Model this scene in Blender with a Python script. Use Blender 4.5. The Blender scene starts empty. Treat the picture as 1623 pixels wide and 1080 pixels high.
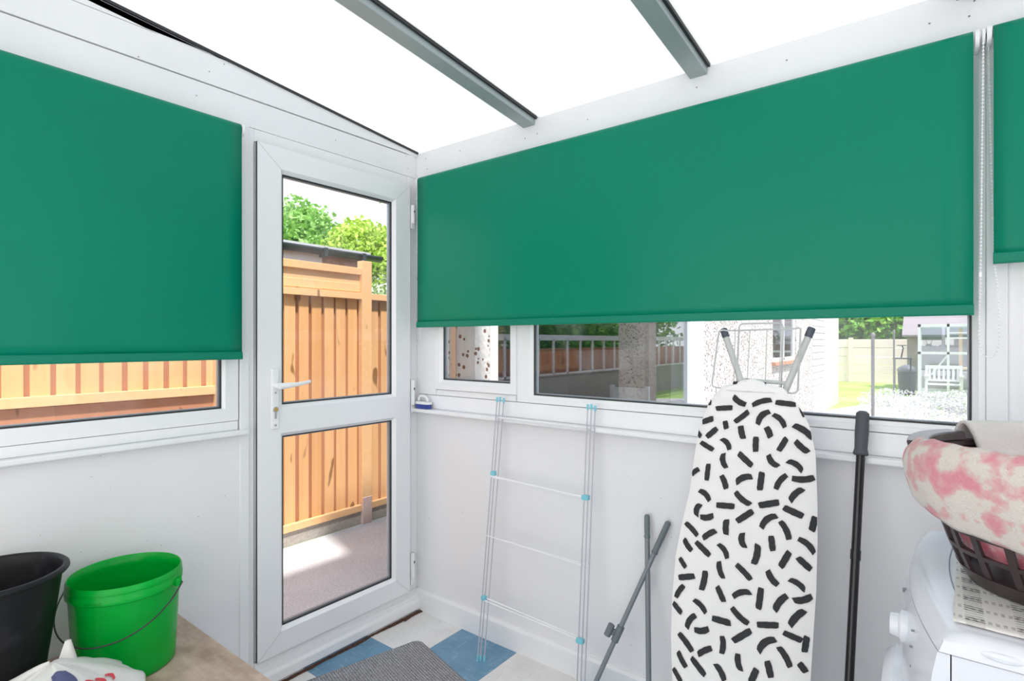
import bpy, bmesh, math, random
from mathutils import Vector, Matrix, noise
random.seed(7)
sc = bpy.context.scene
COL = sc.collection
PI = math.pi

# ---------------------------------------------------------------- camera, sky, sun, exposure
F_PX, CX, HORIZON = 876.0, 811.5, 541.5
YAW = math.atan2(678.5, F_PX)
CAM = Vector((1.972, -1.807, 1.27))
cd = bpy.data.cameras.new('camera'); cam = bpy.data.objects.new('camera', cd); COL.objects.link(cam)
cd.sensor_width = 36; cd.lens = F_PX / 1623 * 36; cd.clip_start = 0.02; cd.clip_end = 500
cd.shift_y = (HORIZON - 540) / 1623
cam.location = CAM; cam.rotation_euler = (PI / 2, 0, YAW)
sc.camera = cam
sc.view_settings.view_transform = 'Standard'
sc.view_settings.look = 'None'
sc.view_settings.gamma = 1
sc.view_settings.use_curve_mapping = False
sc.view_settings.exposure = 0.38

w = bpy.data.worlds.new('sky'); sc.world = w; w.use_nodes = True
nt = w.node_tree; nt.nodes.clear()
tc = nt.nodes.new('ShaderNodeTexCoord'); sx = nt.nodes.new('ShaderNodeSeparateXYZ')
cr = nt.nodes.new('ShaderNodeValToRGB'); bg = nt.nodes.new('ShaderNodeBackground'); wo = nt.nodes.new('ShaderNodeOutputWorld')
nt.links.new(tc.outputs['Generated'], sx.inputs[0]); nt.links.new(sx.outputs['Z'], cr.inputs[0])
cr.color_ramp.elements[0].position = 0.0; cr.color_ramp.elements[0].color = (0.93, 0.95, 1, 1)
cr.color_ramp.elements[1].position = 0.7; cr.color_ramp.elements[1].color = (0.68, 0.80, 1.0, 1)
nt.links.new(cr.outputs[0], bg.inputs[0]); bg.inputs[1].default_value = 1.6
nt.links.new(bg.outputs[0], wo.inputs[0])

sd = bpy.data.lights.new('sun', 'SUN'); sun = bpy.data.objects.new('sun', sd); COL.objects.link(sun)
sd.energy = 5.8; sd.angle = math.radians(4); sd.color = (1, 0.965, 0.91)
sun_dir = Vector((-math.cos(math.radians(66.5)), 0.10, -math.sin(math.radians(66.5))))
sun.rotation_euler = sun_dir.to_track_quat('-Z', 'Y').to_euler()
sun.location = (6, 0, 8)

# two added fill lamps brighten the room; no glazing is built behind them
def area(name, loc, rot, sx_, sy_, power, col):
    l = bpy.data.lights.new(name, 'AREA'); l.shape = 'RECTANGLE'; l.size = sx_; l.size_y = sy_; l.energy = power; l.color = col
    o = bpy.data.objects.new(name, l); COL.objects.link(o); o.location = loc; o.rotation_euler = rot; return o
area('rear_fill_lamp', (1.3, -2.40, 1.10), (PI / 2, 0, 0), 2.4, 2.0, 20, (1.0, 0.965, 0.94))
area('side_fill_lamp', (3.30, -1.4, 1.25), (PI / 2, 0, PI / 2), 1.8, 1.7, 9, (1.0, 0.965, 0.94))

# ---------------------------------------------------------------- materials
def new_mat(name):
    m = bpy.data.materials.new(name); m.use_nodes = True
    n = m.node_tree; n.nodes.clear()
    out = n.nodes.new('ShaderNodeOutputMaterial')
    return m, n, out

def N(n, typ, **kw):
    x = n.nodes.new(typ)
    for k, v in kw.items():
        if k.startswith('i_'): x.inputs[k[2:]].default_value = v
        else: setattr(x, k, v)
    return x

def ramp(n, src, stops, interp='LINEAR'):
    r = n.nodes.new('ShaderNodeValToRGB'); r.color_ramp.interpolation = interp
    e = r.color_ramp.elements
    while len(e) < len(stops): e.new(0.5)
    for i, (p, c) in enumerate(stops):
        e[i].position = p; e[i].color = (c[0], c[1], c[2], 1)
    n.links.new(src, r.inputs[0]); return r.outputs[0]

def mix(n, fac, a, b, mode='MIX'):
    m = n.nodes.new('ShaderNodeMix'); m.data_type = 'RGBA'; m.blend_type = mode
    for s, v in ((0, fac), (6, a), (7, b)):
        if hasattr(v, 'links'): n.links.new(v, m.inputs[s])
        else: m.inputs[s].default_value = v if s == 0 else (v[0], v[1], v[2], 1)
    return m.outputs[2]

def mth(n, op, a, b=0.0):
    m = n.nodes.new('ShaderNodeMath'); m.operation = op
    for s, v in ((0, a), (1, b)):
        if hasattr(v, 'links'): n.links.new(v, m.inputs[s])
        else: m.inputs[s].default_value = v
    return m.outputs[0]

def coords(n, scale=(1, 1, 1)):
    t = n.nodes.new('ShaderNodeTexCoord'); mp = n.nodes.new('ShaderNodeMapping')
    mp.inputs['Scale'].default_value = scale
    n.links.new(t.outputs['Object'], mp.inputs[0]); return mp.outputs[0]

def noise_tex(n, co, scale, detail=4, rough=0.55):
    x = N(n, 'ShaderNodeTexNoise', i_Scale=scale, i_Detail=detail, i_Roughness=rough)
    n.links.new(co, x.inputs['Vector']); return x.outputs['Fac']

def finish(n, out, base, rough=0.5, metallic=0.0, spec=0.5, bump=None, bstr=0.2, bdist=0.002, trans=0.0, sheen=0.0):
    p = N(n, 'ShaderNodeBsdfPrincipled')
    if hasattr(base, 'links'): n.links.new(base, p.inputs['Base Color'])
    else: p.inputs['Base Color'].default_value = (base[0], base[1], base[2], 1)
    if hasattr(rough, 'links'): n.links.new(rough, p.inputs['Roughness'])
    else: p.inputs['Roughness'].default_value = rough
    p.inputs['Metallic'].default_value = metallic
    p.inputs['Specular IOR Level'].default_value = spec
    if sheen: p.inputs['Sheen Weight'].default_value = sheen
    if bump is not None:
        b = N(n, 'ShaderNodeBump', i_Strength=bstr, i_Distance=bdist)
        n.links.new(bump, b.inputs['Height']); n.links.new(b.outputs[0], p.inputs['Normal'])
    sh = p.outputs[0]
    if trans:
        t = N(n, 'ShaderNodeBsdfTranslucent')
        if hasattr(base, 'links'): n.links.new(base, t.inputs[0])
        else: t.inputs[0].default_value = (base[0], base[1], base[2], 1)
        mx = N(n, 'ShaderNodeMixShader'); mx.inputs[0].default_value = trans
        n.links.new(sh, mx.inputs[1]); n.links.new(t.outputs[0], mx.inputs[2]); sh = mx.outputs[0]
    n.links.new(sh, out.inputs[0])

def simple(name, c, rough=0.5, metallic=0.0, spec=0.5, var=0.04, vscale=6, bscale=0, bstr=0.1, bdist=0.001, trans=0.0, sheen=0):
    m, n, out = new_mat(name)
    co = coords(n)
    f = noise_tex(n, co, vscale)
    c2 = tuple(max(0, x * (1 - var * 2)) for x in c)
    base = ramp(n, f, [(0.3, c2), (0.7, c)])
    b = noise_tex(n, co, bscale, 3) if bscale else None
    finish(n, out, base, rough, metallic, spec, b, bstr, bdist, trans, sheen)
    return m

M = {}
M['upvc'] = simple('white_upvc', (0.84, 0.85, 0.865), 0.28, var=0.015, vscale=3)
M['trim'] = simple('white_plastic_trim', (0.82, 0.83, 0.845), 0.35, var=0.02, vscale=4)
M['white'] = simple('white_plastic', (0.85, 0.86, 0.87), 0.3, var=0.01)
M['gasket'] = simple('black_rubber', (0.018, 0.02, 0.022), 0.5)
M['spacer'] = simple('grey_spacer_bar', (0.30, 0.34, 0.38), 0.35, 0.3)
M['bar'] = simple('grey_glazing_bar', (0.38, 0.44, 0.45), 0.4, 0.2, var=0.05, vscale=5)
M['soil'] = simple('brown_grime', (0.12, 0.055, 0.03), 0.9, var=0.3, vscale=60, bscale=90, bstr=0.6)
M['chrome'] = simple('chrome', (0.7, 0.7, 0.7), 0.2, 1.0)
M['brass'] = simple('brass', (0.75, 0.52, 0.2), 0.3, 1.0)

def mat_wall():
    m, n, out = new_mat('painted_plaster'); co = coords(n)
    base = ramp(n, noise_tex(n, co, 1.6), [(0.3, (0.775, 0.775, 0.795)), (0.7, (0.805, 0.805, 0.825))])
    v = N(n, 'ShaderNodeTexNoise', i_Scale=80.0, i_Detail=1.0); n.links.new(co, v.inputs['Vector'])
    spots = ramp(n, v.outputs['Fac'], [(0.20, (0.55, 0.53, 0.5)), (0.225, (1, 1, 1))])
    base = mix(n, 1.0, base, spots, 'MULTIPLY')
    finish(n, out, base, 0.55, bump=noise_tex(n, co, 14, 5), bstr=0.18, bdist=0.004)
    return m
M['wall'] = mat_wall()

def mat_tiles():
    m, n, out = new_mat('vinyl_tiles'); co = coords(n)
    s = N(n, 'ShaderNodeSeparateXYZ'); n.links.new(co, s.inputs[0])
    T = 0.3035
    ux = mth(n, 'DIVIDE', s.outputs[0], T); uy = mth(n, 'DIVIDE', s.outputs[1], T)
    fx = mth(n, 'FLOOR', ux); fy = mth(n, 'FLOOR', uy)
    ck = mth(n, 'MODULO', mth(n, 'ADD', mth(n, 'ADD', fx, fy), 101.0), 2.0)   # 0 / 1 checker
    st = coords(n, (8, 70, 1)); f1 = noise_tex(n, st, 1.6, 3)
    st2 = coords(n, (70, 8, 1)); f2 = noise_tex(n, st2, 1.6, 3)
    streak = ramp(n, mth(n, 'MAXIMUM', f1, f2), [(0.60, (0, 0, 0)), (0.68, (1, 1, 1))])
    blue0 = ramp(n, noise_tex(n, co, 9), [(0.3, (0.11, 0.25, 0.38)), (0.7, (0.155, 0.31, 0.45))])
    blue = mix(n, mth(n, 'MULTIPLY', streak, 0.35), blue0, (0.42, 0.55, 0.62))
    w0 = ramp(n, noise_tex(n, co, 7), [(0.3, (0.70, 0.69, 0.67)), (0.7, (0.80, 0.79, 0.77))])
    wh = mix(n, mth(n, 'MULTIPLY', streak, 0.25), w0, (0.40, 0.38, 0.34))
    col = mix(n, ck, wh, blue)
    # fine dark joints between the tiles
    dx = mth(n, 'ABSOLUTE', mth(n, 'SUBTRACT', mth(n, 'FRACT', ux), 0.5)); dy = mth(n, 'ABSOLUTE', mth(n, 'SUBTRACT', mth(n, 'FRACT', uy), 0.5))
    j = mth(n, 'GREATER_THAN', mth(n, 'MAXIMUM', dx, dy), 0.4975)
    col = mix(n, mth(n, 'MULTIPLY', j, 0.6), col, (0.12, 0.11, 0.1))
    finish(n, out, col, 0.38, bump=noise_tex(n, co, 30, 3), bstr=0.05)
    return m
M['tiles'] = mat_tiles()

def mat_glass(name, refl=0.04, tint=(1, 1, 1), dirt=0.0):
    m, n, out = new_mat(name)
    lw = N(n, 'ShaderNodeLayerWeight', i_Blend=0.5)
    f = mth(n, 'POWER', lw.outputs['Facing'], 4.0)
    f = mth(n, 'ADD', mth(n, 'MULTIPLY', f, 0.9), refl)
    tr = N(n, 'ShaderNodeBsdfTransparent'); tr.inputs[0].default_value = (*tint, 1)
    gl = N(n, 'ShaderNodeBsdfGlossy'); gl.inputs['Roughness'].default_value = 0.0
    mx = N(n, 'ShaderNodeMixShader'); n.links.new(f, mx.inputs[0]); n.links.new(tr.outputs[0], mx.inputs[1]); n.links.new(gl.outputs[0], mx.inputs[2])
    sh = mx.outputs[0]
    if dirt:
        co = coords(n); d = ramp(n, noise_tex(n, co, 2.2, 6), [(0.5, (0, 0, 0)), (0.75, (1, 1, 1))])
        df = N(n, 'ShaderNodeBsdfTranslucent'); df.inputs[0].default_value = (0.9, 0.9, 0.9, 1)
        m2 = N(n, 'ShaderNodeMixShader'); n.links.new(mth(n, 'MULTIPLY', d, dirt), m2.inputs[0])
        n.links.new(sh, m2.inputs[1]); n.links.new(df.outputs[0], m2.inputs[2]); sh = m2.outputs[0]
    n.links.new(sh, out.inputs[0]); return m
M['glass'] = mat_glass('window_glass', 0.02, dirt=0.10)
M['darkglass'] = mat_glass('patio_glass', 0.12, (0.8, 0.83, 0.85))

def mat_roof():
    m, n, out = new_mat('opal_polycarbonate'); co = coords(n)
    wv = N(n, 'ShaderNodeTexWave', i_Scale=22.0, i_Distortion=0.4); wv.bands_direction = 'X'; n.links.new(co, wv.inputs['Vector'])
    c = ramp(n, wv.outputs['Fac'], [(0.0, (0.93, 0.935, 0.935)), (0.3, (0.97, 0.97, 0.965))])
    t = N(n, 'ShaderNodeBsdfTranslucent'); n.links.new(mix(n, 1.0, c, (0.35, 0.345, 0.338), 'MULTIPLY'), t.inputs[0])
    g = N(n, 'ShaderNodeBsdfDiffuse'); g.inputs[0].default_value = (0.85, 0.85, 0.85, 1)
    mx = N(n, 'ShaderNodeMixShader'); mx.inputs[0].default_value = 0.2
    n.links.new(t.outputs[0], mx.inputs[1]); n.links.new(g.outputs[0], mx.inputs[2]); n.links.new(mx.outputs[0], out.inputs[0])
    return m
M['roof'] = mat_roof()

def mat_blind():
    m, n, out = new_mat('green_blind_fabric'); co = coords(n)
    base = ramp(n, noise_tex(n, co, 1.2), [(0.3, (0.0, 0.215, 0.125)), (0.7, (0.0, 0.228, 0.134))])
    finish(n, out, base, 0.35, spec=0.20, bump=noise_tex(n, coords(n, (900, 900, 900)), 1.0, 2), bstr=0.12, bdist=0.0005, trans=0.06)
    return m
M['blind'] = mat_blind()
M['blindbar'] = simple('green_plastic_bar', (0.0, 0.20, 0.12), 0.45, spec=0.3, var=0.02)

def mat_wood(name, c1, c2, c3, scale=1.0, rough=0.6, vert=True):
    m, n, out = new_mat(name)
    geo = N(n, 'ShaderNodeNewGeometry')
    co = coords(n, (30 * scale, 30 * scale, 1.6 * scale) if vert else (3, 26, 26))
    f = noise_tex(n, co, 1.0, 5, 0.6)
    g = ramp(n, f, [(0.3, c2), (0.65, c1)])
    per = ramp(n, geo.outputs['Random Per Island'], [(0.0, c1), (0.5, c3), (1.0, c2)])
    col = mix(n, 0.5, g, per)
    k = noise_tex(n, coords(n, (14, 14, 5)), 1.0, 1)
    col = mix(n, ramp(n, k, [(0.70, (0, 0, 0)), (0.76, (1, 1, 1))]), col, tuple(x * 0.45 for x in c2))
    finish(n, out, col, rough, spec=0.2, bump=f, bstr=0.15)
    return m
M['fence'] = mat_wood('orange_fence_timber', (0.74, 0.42, 0.19), (0.62, 0.31, 0.12), (0.78, 0.47, 0.24))
M['fence_red_brown'] = mat_wood('red_brown_fence_timber', (0.46, 0.20, 0.10), (0.36, 0.15, 0.08), (0.52, 0.25, 0.14))
M['fence_rail'] = mat_wood('pale_fence_rail', (0.78, 0.47, 0.23), (0.68, 0.38, 0.17), (0.80, 0.50, 0.27), vert=False)
M['garden_wood'] = simple('weathered_shed_timber', (0.32, 0.27, 0.25), 0.8, var=0.2, vscale=4)
M['shedroof'] = simple('lilac_roof_felt', (0.23, 0.20, 0.21), 0.8, var=0.08)

def mat_table():
    m, n, out = new_mat('worn_table_wood'); co = coords(n, (3, 14, 14))
    f = noise_tex(n, co, 1.0, 7, 0.65)
    c = ramp(n, f, [(0.25, (0.36, 0.25, 0.18)), (0.5, (0.58, 0.44, 0.35)), (0.75, (0.70, 0.57, 0.47))])
    s = ramp(n, noise_tex(n, coords(n), 9, 5), [(0.42, (0.70, 0.66, 0.62)), (0.6, (1, 1, 1))])
    finish(n, out, mix(n, 1.0, c, s, 'MULTIPLY'), 0.5, bump=f, bstr=0.15)
    return m
M['table'] = mat_table()

def mat_concrete(name, a, b, sc_=3):
    m, n, out = new_mat(name); co = coords(n)
    c = ramp(n, noise_tex(n, co, sc_, 6, 0.6), [(0.3, a), (0.7, b)])
    g = ramp(n, noise_tex(n, co, 90, 2), [(0.35, (0.8, 0.8, 0.8)), (0.6, (1, 1, 1))])
    finish(n, out, mix(n, 1.0, c, g, 'MULTIPLY'), 0.85, spec=0.2, bump=noise_tex(n, co, 60, 4), bstr=0.25, bdist=0.003)
    return m
M['concrete'] = mat_concrete('concrete', (0.60, 0.60, 0.615), (0.70, 0.69, 0.70))
M['gravel_board'] = mat_concrete('gravel_board_concrete', (0.34, 0.31, 0.27), (0.42, 0.39, 0.35))
M['panel_concrete'] = mat_concrete('pale_fence_concrete', (0.82, 0.67, 0.63), (0.88, 0.74, 0.70), 1.2)
M['patio'] = mat_concrete('pale_patio', (0.50, 0.49, 0.485), (0.58, 0.57, 0.56))
M['pinkpost'] = mat_concrete('pink_weathered_post', (0.62, 0.42, 0.38), (0.70, 0.55, 0.5), 8)

def mat_pebble(name, base, spot, scale=48, thr=0.30):
    m, n, out = new_mat(name); co = coords(n)
    v = N(n, 'ShaderNodeTexVoronoi', i_Scale=scale); n.links.new(co, v.inputs['Vector'])
    rnd = N(n, 'ShaderNodeSeparateColor'); n.links.new(v.outputs['Color'], rnd.inputs[0])
    near = mth(n, 'LESS_THAN', v.outputs['Distance'], thr)
    some = mth(n, 'GREATER_THAN', rnd.outputs[0], 0.6)
    col = mix(n, mth(n, 'MULTIPLY', near, some), base, spot)
    finish(n, out, col, 0.85, spec=0.15, bump=v.outputs['Distance'], bstr=0.6, bdist=0.008)
    return m
M['pebble'] = mat_pebble('white_pebbledash', (0.50, 0.485, 0.47), (0.13, 0.075, 0.06), 38, 0.38)
M['pebble_brown'] = mat_pebble('brown_pebbledash', (0.62, 0.54, 0.46), (0.16, 0.11, 0.08), 30, 0.42)
M['siding'] = simple('white_painted_boards', (0.66, 0.66, 0.67), 0.5)
M['render'] = simple('white_render', (0.78, 0.76, 0.76), 0.7, var=0.03)
M['brick'] = simple('brick_sill', (0.50, 0.26, 0.18), 0.8, var=0.15, vscale=30)
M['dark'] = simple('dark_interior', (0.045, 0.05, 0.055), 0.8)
M['darkgrey'] = simple('dark_grey', (0.09, 0.095, 0.10), 0.6)
M['gutter'] = simple('black_gutter', (0.035, 0.045, 0.055), 0.4)
M['polegrey'] = simple('galvanised_post', (0.20, 0.19, 0.2), 0.5, 0.3)
M['slate'] = simple('pale_roof_sheet', (0.5, 0.5, 0.5), 0.7)

def mat_leaf(name, a, b, c):
    m, n, out = new_mat(name)
    geo = N(n, 'ShaderNodeNewGeometry')
    col = ramp(n, geo.outputs['Random Per Island'], [(0, a), (0.5, b), (1, c)])
    finish(n, out, col, 0.55, spec=0.25, trans=0.35)
    return m
M['leaf_y'] = mat_leaf('lime_leaves', (0.30, 0.46, 0.05), (0.44, 0.60, 0.10), (0.55, 0.68, 0.16))
M['leaf_g'] = mat_leaf('mid_green_leaves', (0.16, 0.36, 0.06), (0.26, 0.48, 0.12), (0.40, 0.60, 0.22))
M['leaf_d'] = mat_leaf('deep_green_leaves', (0.10, 0.28, 0.03), (0.20, 0.44, 0.06), (0.34, 0.56, 0.12))
M['leaf_p'] = mat_leaf('pale_flowering_leaves', (0.42, 0.55, 0.30), (0.72, 0.76, 0.62), (0.88, 0.88, 0.84))
M['flower'] = mat_leaf('pale_flowers', (0.56, 0.54, 0.62), (0.64, 0.62, 0.64), (0.46, 0.55, 0.36))
M['bark'] = simple('bark', (0.16, 0.11, 0.08), 0.9, var=0.2)

def mat_lawn():
    m, n, out = new_mat('lawn'); co = coords(n)
    c = ramp(n, noise_tex(n, co, 0.7, 5), [(0.3, (0.20, 0.37, 0.045)), (0.55, (0.29, 0.44, 0.09)), (0.75, (0.42, 0.44, 0.22))])
    finish(n, out, c, 0.9, spec=0.1, bump=noise_tex(n, co, 50, 3), bstr=0.6, bdist=0.02)
    return m
M['lawn'] = mat_lawn()

# ---- things
def mat_green_plastic():
    m, n, out = new_mat('translucent_green_plastic')
    base = ramp(n, noise_tex(n, coords(n), 5), [(0.3, (0.0, 0.42, 0.035)), (0.7, (0.0, 0.50, 0.06))])
    finish(n, out, base, 0.25, spec=0.30, trans=0.22)
    return m
M['greenp'] = mat_green_plastic()

def mat_black_plastic():
    m, n, out = new_mat('scuffed_black_plastic'); co = coords(n)
    base = ramp(n, noise_tex(n, co, 12, 6, 0.7), [(0.5, (0.007, 0.0075, 0.009)), (0.8, (0.03, 0.031, 0.035))])
    finish(n, out, base, 0.45, spec=0.28, bump=noise_tex(n, co, 25, 4), bstr=0.08)
    return m
M['blackp'] = mat_black_plastic()
M['wire_dark'] = simple('dark_wire', (0.06, 0.06, 0.065), 0.4, 0.6)
M['wire_white'] = simple('white_coated_wire', (0.88, 0.88, 0.90), 0.3)
M['wire_grey'] = simple('grey_coated_wire', (0.56, 0.57, 0.56), 0.35, 0.2)
M['wire_upright'] = simple('lavender_grey_coated_wire', (0.50, 0.50, 0.56), 0.35)
M['aqua'] = simple('aqua_plastic', (0.22, 0.60, 0.70), 0.35)
M['leggrey'] = simple('grey_painted_tube', (0.56, 0.58, 0.56), 0.4)
M['capdark'] = simple('dark_navy_cap', (0.07, 0.08, 0.11), 0.45)
M['greypole'] = simple('grey_pole', (0.21, 0.235, 0.25), 0.35, 0.1)
M['greygrip'] = simple('grey_grip', (0.15, 0.18, 0.19), 0.55)
M['blackpole'] = simple('black_pole', (0.012, 0.013, 0.015), 0.25)
M['darkgrip'] = simple('charcoal_rubber_grip', (0.07, 0.075, 0.085), 0.6, bscale=300, bstr=0.2)
M['bristle'] = simple('blue_bristles', (0.10, 0.16, 0.62), 0.7, var=0.25, vscale=200)
M['basket'] = simple('brown_basket_plastic', (0.050, 0.034, 0.036), 0.33)
M['appliance'] = simple('white_enamel', (0.72, 0.74, 0.79), 0.18, var=0.01)
M['appl_grey'] = simple('grey_dial_marks', (0.20, 0.22, 0.25), 0.4)
M['cover'] = simple('white_cotton', (0.83, 0.82, 0.81), 0.8, var=0.02, vscale=3, bscale=500, bstr=0.1, sheen=0.2)
M['mark'] = simple('charcoal_print', (0.028, 0.029, 0.032), 0.8, var=0.1, vscale=60)

def mat_towel(name, pink):
    m, n, out = new_mat(name); co = coords(n)
    f = noise_tex(n, co, 13, 3, 0.5)
    if pink:
        a = noise_tex(n, co, 24, 3, 0.5)
        base = ramp(n, a, [(0.48, (0.70, 0.64, 0.59)), (0.54, (0.70, 0.42, 0.42)), (0.62, (0.70, 0.28, 0.33))]) if pink == 1 else \
            ramp(n, a, [(0.38, (0.74, 0.62, 0.60)), (0.50, (0.74, 0.22, 0.29)), (0.66, (0.68, 0.12, 0.20))])
    else:
        base = ramp(n, f, [(0.3, (0.66, 0.645, 0.62)), (0.7, (0.76, 0.745, 0.72))])
    fuzz = noise_tex(n, co, 260, 3, 0.7)
    finish(n, out, base, 0.95, spec=0.1, bump=fuzz, bstr=0.9, bdist=0.004, sheen=0.3)
    return m
M['towel_pink'] = mat_towel('pink_and_white_towelling', 1)
M['towel_deep'] = mat_towel('deep_pink_towelling', 2)
M['towel_white'] = mat_towel('off_white_towelling', 0)

def mat_teatowel():
    m, n, out = new_mat('checked_tea_towel'); co = coords(n)
    s = N(n, 'ShaderNodeSeparateXYZ'); n.links.new(co, s.inputs[0])
    x, y = s.outputs[0], s.outputs[1]
    def band(v, period, width, off=0.0):
        fr = mth(n, 'FRACT', mth(n, 'DIVIDE', mth(n, 'ADD', v, 10.0 + off), period))
        return mth(n, 'LESS_THAN', mth(n, 'ABSOLUTE', mth(n, 'SUBTRACT', fr, 0.5)), width / period / 2)
    dash = band(x, 0.0085, 0.0045)
    dashy = band(y, 0.009, 0.005)
    rows = mth(n, 'MULTIPLY', band(y, 0.042, 0.011), dash)
    cols = mth(n, 'MULTIPLY', band(x, 0.058, 0.022, 0.018), dashy)
    thin = band(x, 0.058, 0.0018, 0.0)
    both = mth(n, 'MULTIPLY', band(y, 0.042, 0.024), band(x, 0.058, 0.024, 0.018))
    k = mth(n, 'ADD', mth(n, 'MULTIPLY', rows, 0.45), mth(n, 'MULTIPLY', cols, 0.30))
    k = mth(n, 'ADD', k, mth(n, 'MULTIPLY', mth(n, 'MULTIPLY', both, dashy), 0.55))
    k = mth(n, 'MINIMUM', k, 1.0)
    nz = noise_tex(n, co, 160, 2)
    k = mth(n, 'MULTIPLY', k, ramp(n, nz, [(0.3, (0.4, 0.4, 0.4)), (0.6, (1, 1, 1))]))
    col = mix(n, k, (0.80, 0.78, 0.74), (0.10, 0.10, 0.11))
    finish(n, out, col, 0.9, spec=0.1, bump=noise_tex(n, co, 400, 2), bstr=0.5)
    return m
M['teatowel'] = mat_teatowel()

def mat_mat():
    m, n, out = new_mat('ribbed_grey_carpet'); co = coords(n)
    s = N(n, 'ShaderNodeSeparateXYZ'); n.links.new(co, s.inputs[0])
    rib = mth(n, 'SINE', mth(n, 'MULTIPLY', s.outputs[1], 2 * PI / 0.0105))
    rib = mth(n, 'ADD', mth(n, 'MULTIPLY', rib, 0.5), 0.5)
    sp = noise_tex(n, co, 330, 2, 0.8)
    c1 = ramp(n, sp, [(0.36, (0.17, 0.17, 0.175)), (0.5, (0.38, 0.37, 0.38)), (0.64, (0.68, 0.67, 0.69))])
    col = mix(n, mth(n, 'MULTIPLY', mth(n, 'SUBTRACT', 1.0, rib), 0.45), c1, (0.06, 0.06, 0.065))
    finish(n, out, col, 0.95, spec=0.1, bump=mth(n, 'ADD', rib, mth(n, 'MULTIPLY', sp, 0.5)), bstr=0.9, bdist=0.004)
    return m
M['mat'] = mat_mat()

def mat_bag():
    m, n, out = new_mat('white_carrier_bag'); co = coords(n)
    finish(n, out, ramp(n, noise_tex(n, co, 7), [(0.3, (0.66, 0.65, 0.62)), (0.7, (0.76, 0.75, 0.73))]), 0.35, spec=0.5,
           bump=noise_tex(n, co, 22, 4, 0.6), bstr=0.35, bdist=0.006, trans=0.15)
    return m
M['bag'] = mat_bag()
M['print_blue'] = simple('navy_print', (0.06, 0.065, 0.16), 0.4)
M['print_red'] = simple('red_print', (0.62, 0.04, 0.06), 0.4)

# ---------------------------------------------------------------- mesh helpers
def TA(u, v, w): return Vector((w, u, v))        # left wall: u along y, v up, w into the room (+x)
def TB(u, v, w): return Vector((u, -w, v))       # back wall: u along x, v up, w into the room (-y)
def TW(x, y, z): return Vector((x, y, z))

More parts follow.
